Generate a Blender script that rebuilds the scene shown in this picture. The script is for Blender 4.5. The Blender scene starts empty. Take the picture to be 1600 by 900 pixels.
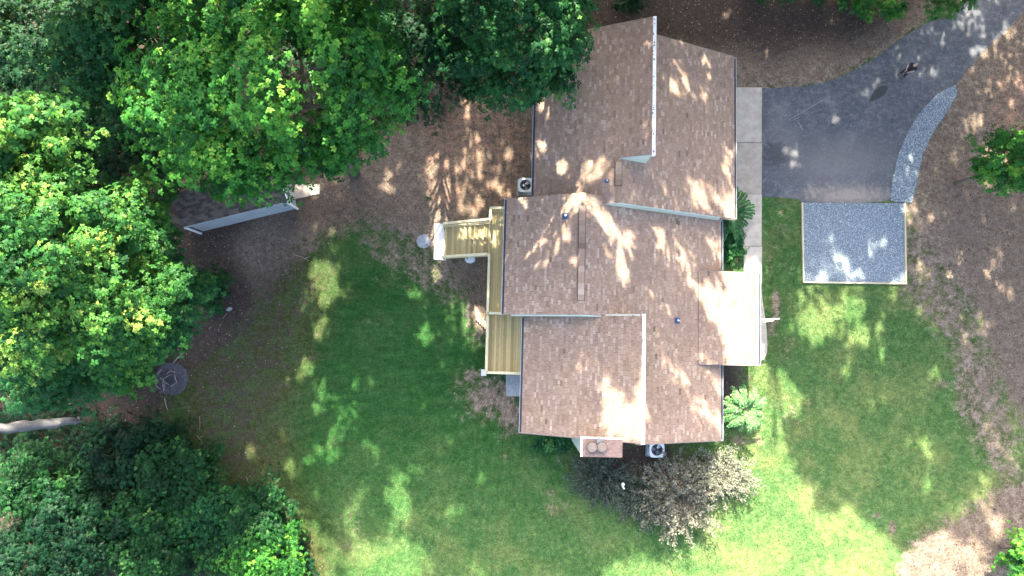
import bpy, bmesh, math, random
import numpy as np
from mathutils import Vector, Matrix
R = math.radians
random.seed(7)
rng = np.random.default_rng(11)
sc = bpy.context.scene
COL = sc.collection

# ------------------------------------------------------------------ camera, sky, sun
FPX, HCAM, TILT, YAW = 1067.0, 41.0, R(5.0), R(1.5)
cd = bpy.data.cameras.new('camera'); cd.lens = 36*FPX/1600; cd.sensor_width = 36; cd.clip_end = 600; cd.clip_start = .5
cam = bpy.data.objects.new('camera', cd); COL.objects.link(cam)
cam.location = (0, 0, HCAM); cam.rotation_euler = (TILT, 0, 0); sc.camera = cam
SUN_EL, SUN_AZ = R(43), R(-3)          # azimuth of the sun measured from +Y towards +X
SKY, SUN, EXPO = 0.14, 4.2, 2.84
w = bpy.data.worlds.new('World'); sc.world = w; w.use_nodes = True
nt = w.node_tree; bg = nt.nodes['Background']; sky = nt.nodes.new('ShaderNodeTexSky')
sky.sky_type = 'NISHITA'; sky.sun_disc = False; sky.sun_elevation = SUN_EL; sky.sun_rotation = SUN_AZ
sky.air_density = 1.0; sky.dust_density = 5.0; sky.ozone_density = 0.2
nt.links.new(sky.outputs[0], bg.inputs[0]); bg.inputs[1].default_value = SKY
sl = bpy.data.lights.new('sun', 'SUN'); sl.energy = SUN; sl.angle = R(.65); sl.color = (1, .90, .73)
so = bpy.data.objects.new('sun', sl); COL.objects.link(so)
S = Vector((math.sin(SUN_AZ)*math.cos(SUN_EL), math.cos(SUN_AZ)*math.cos(SUN_EL), math.sin(SUN_EL)))
so.rotation_euler = S.to_track_quat('Z', 'Y').to_euler(); so.location = (0, 0, 60)
sc.view_settings.view_transform = 'Standard'; sc.view_settings.look = 'None'
sc.view_settings.exposure = EXPO; sc.view_settings.gamma = 1; sc.view_settings.use_curve_mapping = False
SV = np.array(S)

# ------------------------------------------------------------------ surveying helpers
E_ = np.array([math.cos(YAW), -math.sin(YAW), 0]); N_ = np.array([math.sin(YAW), math.cos(YAW), 0])
CT, ST = math.cos(TILT), math.sin(TILT)
def at(px, py, z=0.0):
    a, b, c = (px-800)/FPX, -(py-450)/FPX, -1.0
    d = np.array([a, b*CT-c*ST, b*ST+c*CT]); k = (z-HCAM)/d[2]
    return np.array([0, 0, HCAM])+k*d
def xy(px, py, z=0.0):
    p = at(px, py, z); return (float(p[0]), float(p[1]))
def proj(P):
    P = np.asarray(P, float); x, y, z = P[..., 0], P[..., 1], P[..., 2]-HCAM
    yc = y*CT+z*ST; zc = -y*ST+z*CT
    return 800+FPX*x/(-zc), 450-FPX*yc/(-zc)
def un(px, py, z):
    p = at(px, py, z); return float(p@E_), float(p@N_)
def hp(u, n, z):
    p = E_*u+N_*n; return (float(p[0]), float(p[1]), float(z))

# ------------------------------------------------------------------ naming helpers
def tag(o, label=None, cat=None, group=None, kind=None):
    if label: o['label'] = label
    if cat: o['category'] = cat
    if group: o['group'] = group
    if kind: o['kind'] = kind
    return o
def empty(name, loc, label=None, cat=None, group=None):
    o = bpy.data.objects.new(name, None); COL.objects.link(o); o.location = loc; o.empty_display_size = .3
    return tag(o, label, cat, group)
def link(name, me, parent=None, loc=None):
    o = bpy.data.objects.new(name, me); COL.objects.link(o)
    if parent: o.parent = parent
    if loc is not None: o.location = loc
    return o
def root_off(parent):
    v = Vector((0, 0, 0)); p = parent
    while p is not None:
        v += p.location; p = p.parent
    return v
def copy_tree(o, parent=None):
    c = o.copy(); COL.objects.link(c)
    if parent: c.parent = parent
    for ch in o.children: copy_tree(ch, c)
    return c

class MB:
    def __init__(s): s.v = []; s.f = []; s.t = []
    def add(s, vs, fs, t=.5):
        b = len(s.v); s.v += [tuple(map(float, p)) for p in vs]; s.f += [tuple(b+i for i in f) for f in fs]; s.t += [t]*len(fs); return s
    def hexa(s, b4, t4, t=.5):
        return s.add(list(b4)+list(t4), [(3, 2, 1, 0), (4, 5, 6, 7), (0, 1, 5, 4), (1, 2, 6, 5), (2, 3, 7, 6), (3, 0, 4, 7)], t)
    def box(s, c, size, rot=0.0, t=.5, M=None):
        hx, hy, hz = size[0]/2, size[1]/2, size[2]/2
        P = [Vector(q) for q in [(-hx, -hy, -hz), (hx, -hy, -hz), (hx, hy, -hz), (-hx, hy, -hz), (-hx, -hy, hz), (hx, -hy, hz), (hx, hy, hz), (-hx, hy, hz)]]
        m = M if M is not None else Matrix.Rotation(rot, 3, 'Z')
        P = [m@q+Vector(c) for q in P]
        return s.hexa(P[:4], P[4:], t)
    def hbox(s, u0, u1, n0, n1, z0, z1, t=.5):       # box in house axes
        q = [(u0, n0), (u1, n0), (u1, n1), (u0, n1)]
        return s.hexa([hp(a, b, z0) for a, b in q], [hp(a, b, z1) for a, b in q], t)
    def slab(s, pts, th, t=.5):                        # pts: 4 top corners (ccw), thickness down
        return s.hexa([(p[0], p[1], p[2]-th) for p in pts], pts, t)
    def prism(s, poly, z0, z1, t=.5):
        n = len(poly); vs = [(p[0], p[1], z0) for p in poly]+[(p[0], p[1], z1) for p in poly]
        a = sum(poly[i][0]*poly[(i+1) % n][1]-poly[(i+1) % n][0]*poly[i][1] for i in range(n))
        top = tuple(range(n, 2*n)); bot = tuple(reversed(range(n)))
        sd = [(i, (i+1) % n, n+(i+1) % n, n+i) for i in range(n)]
        fs = [top, bot]+sd
        if a < 0: fs = [tuple(reversed(f)) for f in fs]
        return s.add(vs, fs, t)
    def bar(s, a, b, wd, ht=None, t=.5, up=(0, 0, 1)):
        a, b = Vector(a), Vector(b); d = b-a; L = d.length; d.normalize()
        x = d.cross(Vector(up)); x = x.normalized() if x.length > 1e-4 else Vector((1, 0, 0)); z = x.cross(d)
        M = Matrix((x, d, z)).transposed()
        return s.box((a+b)/2, (wd, L, ht or wd), t=t, M=M)
    def tube(s, pts, rad, n=6, t=.5, cap=True):
        pts = [Vector(p) for p in pts]; b = len(s.v); x = None
        for i, p in enumerate(pts):
            d = (pts[min(i+1, len(pts)-1)]-pts[max(i-1, 0)]).normalized()
            if x is None: x = d.orthogonal().normalized()
            x = (x-d*x.dot(d)).normalized(); y = d.cross(x); r = rad[i] if hasattr(rad, '__len__') else rad
            for k in range(n):
                q = p+(x*math.cos(2*math.pi*k/n)+y*math.sin(2*math.pi*k/n))*r; s.v.append(tuple(q))
        for i in range(len(pts)-1):
            for k in range(n):
                s.f.append((b+i*n+k, b+i*n+(k+1) % n, b+(i+1)*n+(k+1) % n, b+(i+1)*n+k)); s.t.append(t)
        if cap:
            s.f.append(tuple(b+k for k in reversed(range(n)))); s.f.append(tuple(b+(len(pts)-1)*n+k for k in range(n))); s.t += [t, t]
        return s
    def cyl(s, c, r, z0, z1, n=16, t=.5, r1=None):
        r1 = r if r1 is None else r1
        return s.tube([(c[0], c[1], z0), (c[0], c[1], z1)], [r, r1], n, t)
    def build(s, name, mat, parent=None, smooth=False, kind=None, bevel=0):
        me = bpy.data.meshes.new(name); off = root_off(parent)
        me.from_pydata([(v[0]-off.x, v[1]-off.y, v[2]-off.z) for v in s.v], [], s.f)
        a = me.attributes.new('tint', 'FLOAT', 'FACE'); a.data.foreach_set('value', np.array(s.t, np.float32))
        if smooth: me.polygons.foreach_set('use_smooth', [True]*len(s.f))
        me.materials.append(mat); me.update()
        o = link(name, me, parent)
        if bevel:
            m = o.modifiers.new('bevel', 'BEVEL'); m.width = bevel; m.segments = 2; m.limit_method = 'ANGLE'
        if kind: o['kind'] = kind
        return o

def npmesh(name, V, Fq, tint, mat, parent=None, kind=None):
    """V (n,3) Fq (m,4 or 3) tint (m)"""
    off = np.array(root_off(parent)); k = Fq.shape[1]
    me = bpy.data.meshes.new(name); me.vertices.add(len(V)); me.loops.add(Fq.size); me.polygons.add(len(Fq))
    me.vertices.foreach_set('co', (V-off).astype(np.float32).ravel())
    me.loops.foreach_set('vertex_index', Fq.astype(np.int32).ravel())
    me.polygons.foreach_set('loop_start', np.arange(0, Fq.size, k, dtype=np.int32))
    me.update(calc_edges=True)
    a = me.attributes.new('tint', 'FLOAT', 'FACE'); a.data.foreach_set('value', tint.astype(np.float32))
    me.materials.append(mat); o = link(name, me, parent)
    if kind: o['kind'] = kind
    return o

# ------------------------------------------------------------------ materials
def newmat(name):
    m = bpy.data.materials.new(name); m.use_nodes = True; return m, m.node_tree, m.node_tree.nodes['Principled BSDF']
def node(nt, t, **k):
    n = nt.nodes.new(t)
    for a, v in k.items(): setattr(n, a, v)
    return n
def noise(nt, scale, detail=5, rough=.6, vec=None):
    n = node(nt, 'ShaderNodeTexNoise'); n.inputs['Scale'].default_value = scale; n.inputs['Detail'].default_value = detail; n.inputs['Roughness'].default_value = rough
    if vec is not None: nt.links.new(vec, n.inputs['Vector'])
    return n.outputs['Fac']
def coord(nt, out='Object', scale=None, rotz=0):
    c = node(nt, 'ShaderNodeTexCoord').outputs[out]
    if scale or rotz:
        mp = node(nt, 'ShaderNodeMapping'); mp.inputs['Scale'].default_value = scale or (1, 1, 1); mp.inputs['Rotation'].default_value = (0, 0, rotz)
        nt.links.new(c, mp.inputs['Vector']); c = mp.outputs[0]
    return c
def world_pos(nt, scale=None, rotz=0):
    c = node(nt, 'ShaderNodeNewGeometry').outputs['Position']
    if scale or rotz:
        mp = node(nt, 'ShaderNodeMapping'); mp.inputs['Scale'].default_value = scale or (1, 1, 1); mp.inputs['Rotation'].default_value = (0, 0, rotz)
        nt.links.new(c, mp.inputs['Vector']); c = mp.outputs[0]
    return c
def ramp(nt, fac, stops, interp='LINEAR'):
    r = node(nt, 'ShaderNodeValToRGB'); r.color_ramp.interpolation = interp; cr = r.color_ramp
    while len(cr.elements) < len(stops): cr.elements.new(.5)
    for e, (p, c) in zip(cr.elements, stops):
        e.position = p; e.color = (*c, 1) if len(c) == 3 else c
    nt.links.new(fac, r.inputs[0]); return r.outputs[0]
def mix(nt, fac, a, b, mode='MIX'):
    m = node(nt, 'ShaderNodeMix', data_type='RGBA', blend_type=mode)
    for i, v in ((0, fac), (6, a), (7, b)):
        if hasattr(v, 'links') or isinstance(v, bpy.types.NodeSocket): nt.links.new(v, m.inputs[i])
        elif i == 0: m.inputs[0].default_value = v
        else: m.inputs[i].default_value = (*v, 1)
    return m.outputs[2]
def math_(nt, op, a, b=None, clamp=False):
    m = node(nt, 'ShaderNodeMath', operation=op, use_clamp=clamp)
    for i, v in ((0, a), (1, b)):
        if v is None: continue
        if isinstance(v, bpy.types.NodeSocket): nt.links.new(v, m.inputs[i])
        else: m.inputs[i].default_value = v
    return m.outputs[0]
def mrange(nt, v, a, b, c=0, d=1):
    m = node(nt, 'ShaderNodeMapRange'); nt.links.new(v, m.inputs[0])
    for i, x in enumerate((a, b, c, d)): m.inputs[i+1].default_value = x
    return m.outputs[0]
def attr(nt, name):
    return node(nt, 'ShaderNodeAttribute', attribute_name=name).outputs['Fac']
def bump(nt, bs, h, strength=.3, dist=.02):
    b = node(nt, 'ShaderNodeBump'); b.inputs['Strength'].default_value = strength; b.inputs['Distance'].default_value = dist
    nt.links.new(h, b.inputs['Height']); nt.links.new(b.outputs[0], bs.inputs['Normal'])
def generic(name, c0, c1, scale=3, rough=.8, stretch=None, fine=40, bumpy=.3, metal=0, tint=0, rotz=0):
    m, nt, bs = newmat(name); v = world_pos(nt, stretch, rotz)
    f = noise(nt, scale, 6, .65, v); g = noise(nt, fine, 3, .6, v)
    fac = math_(nt, 'ADD', math_(nt, 'MULTIPLY', f, .6), math_(nt, 'MULTIPLY', g, .4))
    if tint: fac = math_(nt, 'ADD', fac, math_(nt, 'MULTIPLY', math_(nt, 'SUBTRACT', attr(nt, 'tint'), .5), tint))
    col = ramp(nt, fac, [(.32, c0), (.68, c1)])
    nt.links.new(col, bs.inputs['Base Color']); bs.inputs['Roughness'].default_value = rough; bs.inputs['Metallic'].default_value = metal
    if bumpy: bump(nt, bs, g, bumpy, .01)
    return m
def leafmat(name, stops, trans=.18, rough=.5):
    m, nt, bs = newmat(name)
    col = ramp(nt, attr(nt, 'tint'), stops)
    nt.links.new(col, bs.inputs['Base Color']); bs.inputs['Roughness'].default_value = rough; bs.inputs['Specular IOR Level'].default_value = .10
    tr = node(nt, 'ShaderNodeBsdfTranslucent'); tc = mix(nt, .5, col, (.16, .30, .03)); nt.links.new(tc, tr.inputs[0])
    ms = node(nt, 'ShaderNodeMixShader'); ms.inputs[0].default_value = trans
    out = nt.nodes['Material Output']; nt.links.new(bs.outputs[0], ms.inputs[1]); nt.links.new(tr.outputs[0], ms.inputs[2]); nt.links.new(ms.outputs[0], out.inputs[0])
    return m

def shingle_mat():
    m, nt, bs = newmat('asphalt_shingle'); p = world_pos(nt)
    t = attr(nt, 'tint')
    col = ramp(nt, t, [(0, (.12, .081, .058)), (.2, (.204, .142, .102)), (.45, (.258, .182, .134)), (.7, (.300, .217, .164)), (.85, (.342, .262, .206)), (1, (.395, .315, .255))])
    g = noise(nt, 90, 2, .7, p); big = noise(nt, .5, 4, .6, p)
    col = mix(nt, .55, col, ramp(nt, g, [(.3, (.25, .25, .25)), (.7, (.85, .85, .85))]), 'OVERLAY')
    col = mix(nt, ramp(nt, big, [(.42, (0, 0, 0)), (.75, (.5, .5, .5))]), col, (.17, .125, .105))
    nt.links.new(col, bs.inputs['Base Color']); bs.inputs['Roughness'].default_value = .95; bs.inputs['Specular IOR Level'].default_value = .2
    bump(nt, bs, g, .4, .006); return m

M = {}
M['shingle'] = shingle_mat()
M['under'] = generic('roof_underlay', (.05, .035, .03), (.08, .06, .05), 3)
M['white'] = generic('white_painted_trim', (.62, .62, .62), (.82, .82, .80), 2.0, .5, bumpy=.1)
M['debris'] = generic('leaf_debris', (.03, .03, .03), (.08, .07, .06), 5)
M['gutter'] = generic('grey_gutter_metal', (.30, .33, .38), (.5, .53, .58), 4, .45, bumpy=.05)
M['drip'] = generic('weathered_drip_edge', (.13, .11, .10), (.24, .21, .19), 3, .7, bumpy=.1)
M['gutin'] = generic('dark_gutter_fill', (.02, .025, .035), (.06, .07, .10), 6, .8)
M['siding'] = generic('pale_sage_siding', (.40, .45, .38), (.52, .56, .49), 2, .7, bumpy=.1)
M['deck'] = generic('pressure_treated_pine', (.30, .235, .105), (.49, .40, .195), 5, .75, stretch=(6, .8, 6), fine=25, tint=.55)
M['rail'] = generic('pale_green_pine_rail', (.47, .43, .26), (.60, .55, .35), 5, .7, stretch=(2, 1.2, 2), fine=25, tint=.2)
M['concrete'] = generic('poured_concrete', (.24, .21, .175), (.44, .40, .34), 2.2, .9, fine=22, tint=.5)
M['pale_concrete'] = generic('pale_concrete', (.48, .48, .48), (.75, .74, .72), 2.5, .85, fine=30)
M['shedwhite'] = generic('white_metal_siding', (.24, .27, .30), (.38, .41, .44), 1, .5, bumpy=.05)
M['shedroof'] = generic('dark_brown_shingle', (.045, .036, .033), (.11, .085, .075), 5, .95, fine=60, tint=.5)
M['metal'] = generic('pale_coated_metal', (.55, .57, .58), (.7, .72, .72), 3, .4, bumpy=.05)
M['dark_metal'] = generic('black_metal', (.012, .014, .02), (.04, .045, .06), 6, .5, bumpy=.1)
M['grille'] = generic('grey_louvre_metal', (.12, .13, .14), (.25, .26, .27), 5, .5)
M['rust'] = generic('rust_stained_chimney_metal', (.10, .055, .042), (.32, .225, .18), 3.0, .6, fine=14, bumpy=.1)
M['fluetop'] = generic('tan_flue_lid', (.14, .105, .08), (.26, .20, .16), 8, .6, bumpy=.1)
M['blue_boot'] = generic('blue_grey_vent_boot', (.02, .035, .08), (.06, .09, .17), 9, .5)
M['glass'] = generic('dark_window_glass', (.02, .03, .04), (.04, .06, .08), 2, .08, bumpy=0)
M['bark'] = generic('grey_brown_bark', (.07, .055, .04), (.16, .13, .10), 3, .95, stretch=(1, 1, .25), fine=20, bumpy=.8)
M['greybark'] = generic('pale_weathered_bark', (.03, .03, .034), (.12, .12, .12), 2.2, .95, stretch=(.5, 3, 3), fine=14, bumpy=.9)
M['twig'] = generic('dry_twig', (.14, .11, .09), (.32, .27, .23), 8, .9)
M['charred'] = generic('charred_ring', (.02, .02, .022), (.09, .09, .105), 9, .9, fine=30)
M['ash'] = generic('grey_ash', (.030, .030, .034), (.11, .11, .125), 5, 1, fine=30)
M['stone'] = generic('blue_grey_stone', (.16, .18, .20), (.33, .35, .37), 6, .9, fine=30)
M['plastic'] = generic('pale_plastic', (.5, .55, .6), (.68, .72, .75), 4, .4, bumpy=.05)
M['patch'] = generic('dark_asphalt_patch', (.022, .025, .027), (.04, .043, .045), 6, .95)
M['timber'] = generic('pale_landscape_timber', (.42, .35, .22), (.62, .54, .38), 3, .85, fine=25, tint=.3)
M['redwood'] = generic('reddish_lumber', (.30, .15, .10), (.52, .34, .24), 5, .8, stretch=(5, 1, 5), tint=.4)
M['mulch'] = generic('dark_bed_soil', (.03, .022, .018), (.09, .065, .05), 5, 1, fine=30)

GREENS = {  # deep, dark and shrub greens lowered to paint in the shade of the woods
 'bright': [(0, (.008, .042, .012)), (.35, (.022, .110, .020)), (.7, (.055, .20, .025)), (1, (.17, .32, .04))],
 'lime':   [(0, (.007, .038, .012)), (.35, (.019, .088, .020)), (.7, (.062, .170, .026)), (1, (.22, .31, .06))],
 'deep':   [(0, (.005, .030, .013)), (.4, (.013, .072, .024)), (.75, (.032, .130, .034)), (1, (.10, .22, .05))],
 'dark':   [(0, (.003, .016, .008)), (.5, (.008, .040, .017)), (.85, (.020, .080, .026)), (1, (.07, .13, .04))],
 'shrub':  [(0, (.004, .022, .008)), (.4, (.011, .058, .017)), (.8, (.034, .125, .028)), (1, (.13, .24, .06))],
}
LM = {k: leafmat('leaf_'+k, v) for k, v in GREENS.items()}
LM['frond'] = leafmat('frond_leaf', [(0, (.015, .06, .025)), (.5, (.035, .12, .04)), (1, (.09, .20, .06))])
LM['lacy'] = leafmat('pale_lacy_leaf', [(0, (.04, .14, .05)), (.5, (.10, .25, .08)), (1, (.30, .42, .18))])
LM['juniper_dark'] = leafmat('blue_grey_needle', [(0, (.022, .038, .030)), (.5, (.060, .088, .068)), (1, (.15, .18, .14))], .05, .9)
LM['juniper_dry'] = leafmat('dry_needle', [(0, (.055, .060, .043)), (.5, (.155, .160, .122)), (1, (.36, .345, .275))], .05, .9)
LM['juniper_pale'] = leafmat('silver_needle', [(0, (.085, .10, .07)), (.5, (.20, .215, .155)), (1, (.38, .38, .29))], .05, .9)
M['grass'] = leafmat('grass_blade', [(0, (.007, .042, .014)), (.5, (.032, .092, .024)), (1, (.13, .18, .055))], .10, .8)
M['litter'] = leafmat('dead_leaf', [(0, (.035, .025, .02)), (.5, (.12, .085, .06)), (1, (.30, .23, .17))], .05, .9)
M['gravel'] = leafmat('blue_grey_gravel', [(0, (.04, .055, .07)), (.5, (.20, .25, .285)), (1, (.52, .55, .56))], 0, .9)

# ------------------------------------------------------------------ roof planes  z = f(u)
P_, ZM, UM, UU = .5, 6.45, 3.42, 5.27
ZU = ZM-.155
f_ml = lambda u: ZM-P_*(UM-u)
f_mr = lambda u: ZM-P_*(u-UM)
f_ul = lambda u: ZU-P_*(UU-u)
f_ur = lambda u: ZU-P_*(u-UU)
f_ll = lambda u: f_mr(4.6)+P_*(u-4.6)
f_po = lambda u: f_mr(10.3)+.06-.10*(u-10.3)
U_ML, U_UL, U_LL, U_UR, U_MR, U_WU, U_WL = -.49, .96, .62, 12.44, 11.80, 6.86, 6.50
N_TOP, N_WU, N_US, N_MT, N_MS, N_S, N_SR = 17.2, 9.96, 7.62, 8.05, 1.76, -4.52, -4.85
NP0, NP1 = -.62, 4.55; UPO = 13.74
ROOFS = [ # u0,u1,n0,n1,f
 (U_UL, UU, 7.6, N_TOP, f_ul), (UU, U_WU, N_WU, N_TOP, f_ul),
 (UU, U_UR, N_US, N_WU, f_ur), (U_WU+.02, U_UR, N_WU, N_TOP-.05, f_ur),
 (U_ML, UM, N_MS, N_MT, f_ml), (UM, 4.55, N_MS+.1, N_MT-.05, f_mr), (4.55, U_MR, N_MS+.1, N_US+.1, f_mr),
 (U_LL, U_WL, N_S, N_MS+.05, f_ll), (U_WL, U_MR, N_SR, N_MS+.1, f_mr), (10.3, UPO, NP0, NP1, f_po)]
def hh(P):
    """height of the house surface above ground point(s)"""
    u = P[..., 0]*E_[0]+P[..., 1]*E_[1]; n = P[..., 0]*N_[0]+P[..., 1]*N_[1]; z = np.zeros_like(u)
    for u0, u1, n0, n1, f in ROOFS:
        m = (u >= u0) & (u <= u1) & (n >= n0) & (n <= n1); z = np.where(m, np.maximum(z, f(u)), z)
    m = (u > -4.2) & (u <= -1.5) & (n > 5.9) & (n < 8.0); z = np.where(m, .1+1.7*(u+4.2)/2.7, z)
    m = (u > -1.5) & (u < .6) & (n > -1.5) & (n < 8); z = np.where(m & (z == 0), 1.8, z)
    return z

# ------------------------------------------------------------------ wanted sun spots: leaves that would shade them are cut from the crowns
YY, XX = np.mgrid[-120:1020, -120:1720].astype(np.float32)
LIT = np.zeros(YY.shape, bool); BROAD = np.zeros(YY.shape, bool)
_j = np.random.default_rng(3)
def _wob(a, b):  # cheap smooth wobble
    return np.sin(XX*.11+YY*.07+a)*.5+np.sin(XX*.05-YY*.13+b)*.5
WOB = _wob(1, 2)
def ell(cx, cy, rx, ry, ang=0):
    rx = rx*1.22+1.5; ry = ry*1.15+1.5; c, s = math.cos(ang), math.sin(ang)
    x0, x1, y0, y1 = int(cx-rx-ry)+118, int(cx+rx+ry)+122, int(cy-rx-ry)+118, int(cy+rx+ry)+122
    sl_ = (slice(max(y0, 0), max(y1, 0)), slice(max(x0, 0), max(x1, 0)))
    dx, dy = XX[sl_]-cx, YY[sl_]-cy
    a, b = dx*c+dy*s, -dx*s+dy*c
    LIT[sl_] |= ((a/rx)**2+(b/ry)**2+WOB[sl_]*.35) < 1
def streak(x0, y0, x1, y1, wd):
    L = math.hypot(x1-x0, y1-y0)/2; ell((x0+x1)/2, (y0+y1)/2, L+wd*.5, wd*.8, math.atan2(y1-y0, x1-x0))
def inpoly(px, py, poly):
    r = np.zeros(px.shape, bool); n = len(poly)
    for i in range(n):
        (xa, ya), (xb, yb) = poly[i], poly[(i+1) % n]
        if ya == yb: continue
        c = ((ya > py) != (yb > py)) & (px < (xb-xa)*(py-ya)/(yb-ya)+xa); r ^= c
    return r
def poly(pts, wob=5):
    q_ = inpoly(XX+WOB*wob, YY+WOB*wob, pts); LIT[q_] = True; BROAD[q_] = True
for e in """843,170,4,12 860,190,5,12 845,237,6,12 880,270,10,12 915,272,5,15 906,296,4,7 1127,252,5,14 1144,270,6,15 1085,310,10,15 1106,310,4,10 1135,325,8,10
1046,302,4,10 1058,69,5,10 1102,100,4,12 1046,132,5,14 1070,147,7,9 867,147,6,14 922,160,3,6 1007,220,4,8 817,317,4,9 895,415,6,14 1119,400,5,7 895,425,7,18
912,577,6,12 942,612,8,14 1265,525,12,8 1277,525,16,12 1325,505,20,14 1330,528,8,10 1366,528,12,18 1372,553,12,14 1321,584,5,8 1470,576,5,7 1383,618,9,12 1360,635,7,10 1364,663,8,8
1428,660,7,14 1448,700,13,10 1414,705,5,12 1544,680,18,16 1563,697,14,14 1586,669,8,14 1592,719,6,12 1499,688,4,5 1305,489,24,14 1271,492,8,8 1217,340,4,10 1499,402,9,9
1428,334,8,10 1434,360,10,10 1510,433,5,9 1583,334,5,10 1271,303,6,7 1240,260,6,12 1293,371,7,10 1358,385,9,16 1330,419,8,12 1302,402,6,8 1378,382,4,6 1330,435,6,5 1285,433,5,4
1532,37,8,14 1555,11,8,8 1501,42,6,9 1521,41,5,8 1535,75,4,10 1552,82,4,8 1560,62,3,10 1445,52,6,8 1438,104,6,18 1456,121,10,12 1442,140,7,12 1462,140,6,12 1403,121,5,14
1411,88,4,14 1397,93,4,12 1404,155,4,6 1437,60,3,10 1333,152,5,6 1351,146,4,4 1372,128,3,8 1307,187,7,10 1364,230,3,8 1423,175,3,5 1245,243,9,10 1226,232,3,9 1482,156,4,6
1452,178,5,6 1527,191,8,7 1580,158,12,12 1547,141,6,10 1591,122,5,10 1578,50,8,8 1241,40,6,5 1199,85,9,8 1055,22,6,6 1139,21,6,6
626,262,4,9 604,278,9,12 610,294,10,10 671,250,4,14 674,270,6,20 680,300,6,25 682,325,8,20 696,240,7,12 708,268,12,22 708,300,13,30 710,328,12,20 733,204,9,20 731,232,6,20
744,240,8,20 731,270,8,30 738,292,12,25 738,320,14,25 796,248,4,17 784,240,6,10 806,220,3,16 770,264,7,9 774,288,7,9 790,296,9,8 728,170,8,15
773,362,9,12 740,375,20,20 695,388,6,14 683,378,8,28 750,495,8,14 776,392,6,10
451,472,3,12 465,480,4,12 482,468,3,8 505,510,5,8 500,527,8,10 469,577,7,12 484,575,6,12 547,560,5,10 560,565,4,12 541,577,3,8 502,605,10,12 454,607,4,7 572,620,4,6 745,540,5,18 682,430,4,10
500,632,9,12 528,636,4,8 547,648,7,18 562,648,4,14 577,626,7,10 520,704,7,28 505,710,5,8 484,715,9,7 444,676,5,10 587,704,7,14 570,695,5,8 587,722,4,6 562,773,8,20 575,754,8,8
619,742,9,14 639,738,6,12 619,779,16,14 631,795,12,16 603,765,5,6 753,750,5,11 723,873,4,12 556,886,7,20 589,870,6,8 606,888,10,14 653,888,12,12 678,891,6,10 625,876,6,8
248,669,4,6 277,670,4,5 298,683,3,6 346,690,6,8 392,704,6,12 119,730,12,12 308,330,4,14 318,330,3,10 480,293,14,7 535,320,5,6
1455,760,8,20 1495,800,10,14 1540,770,12,18 1470,850,16,14 1520,870,16,18 1560,830,10,16 1545,740,8,12 1425,870,12,16 1250,512,6,6 1228,372,5,10 1225,330,6,14""".split():
    ell(*[float(q) for q in e.split(',')])
for _ in range(46):
    a_, b_ = float(_j.uniform(1470, 1610)), float(_j.uniform(45, 300))
    if a_ > 1500-(b_-120)*.2 or b_ < 90: ell(a_, b_, float(_j.uniform(2, 7)), float(_j.uniform(4, 10)))
for _ in range(16): ell(float(_j.uniform(1440, 1600)), float(_j.uniform(300, 640)), float(_j.uniform(2, 5)), float(_j.uniform(4, 9)))
for _ in range(14): ell(float(_j.uniform(1040, 1300)), float(_j.uniform(10, 120)), float(_j.uniform(1, 3.5)), float(_j.uniform(2, 6)))
for _ in range(60): ell(float(_j.uniform(430, 740)), float(_j.uniform(500, 880)), float(_j.uniform(2, 6)), float(_j.uniform(5, 15)))
for s_ in [(945,260,905,300,9),(945,265,930,290,9),(930,337,970,395,8),(1065,382,1080,408,5),(1030,375,1052,425,6),(955,400,975,425,5),(957,400,980,442,6),(1030,392,1105,455,9),(1012,455,1022,480,4),
           (1045,490,1062,530,3),(1030,535,1063,592,7),(1075,535,1107,592,6),(1032,560,1078,622,7),(1078,622,1088,665,8),(1092,567,1110,602,5),(1100,635,1115,680,6)]: streak(*s_)
poly([(1080,440),(1100,448),(1125,445),(1135,428),(1140,418),(1186,418),(1187,580),(1136,580),(1122,530),(1100,505),(1082,470)])
poly([(935,700),(938,645),(948,628),(962,640),(975,625),(990,636),(1000,622),(1010,620),(1010,740),(935,740)])
poly([(1192,565),(1225,577),(1246,605),(1270,635),(1246,658),(1225,670),(1234,694),(1238,735),(1250,735),(1276,762),(1282,798),(1319,806),(1347,798),(1360,824),(1391,840),(1400,871),(1440,840),(1500,870),(1470,1020),(930,1020),(930,905),(1090,850),(1120,700),(1130,600)], 8)

def shadow_px(C):
    """where (photo pixels) the sun's ray through each point C lands"""
    z = C[:, 2].copy(); hit = np.zeros(len(C), bool); out = C-SV*(C[:, 2:3]/SV[2])
    for zz in np.arange(7.4, 0, -.35):
        Q = C-SV*((C[:, 2:3]-zz)/SV[2]); m = (~hit) & (C[:, 2] > zz+.5) & (hh(Q) >= zz); out[m] = Q[m]; hit |= m
    return proj(out)
def sunny(C, jit=1.5, pad=0.0, broad=False):
    if pad:
        r0 = sunny(C, jit, 0.0, broad)
        for dx, dy, dz in ((1, 0, 0), (-1, 0, 0), (0, .7, -.7), (0, -.7, .7)): r0 |= sunny(C+np.array([dx, dy, dz])*pad, jit, 0.0, broad)
        return r0
    px, py = shadow_px(C); r = np.random.default_rng(5)
    px = px+r.normal(0, jit, len(px)); py = py+r.normal(0, jit, len(py))
    ix = np.round(px+120).astype(int); iy = np.round(py+120).astype(int)
    ok = (ix >= 0) & (iy >= 0) & (ix < LIT.shape[1]) & (iy < LIT.shape[0])
    res = np.zeros(len(C), bool); res[ok] = (BROAD if broad else LIT)[iy[ok], ix[ok]]
    return res

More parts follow.
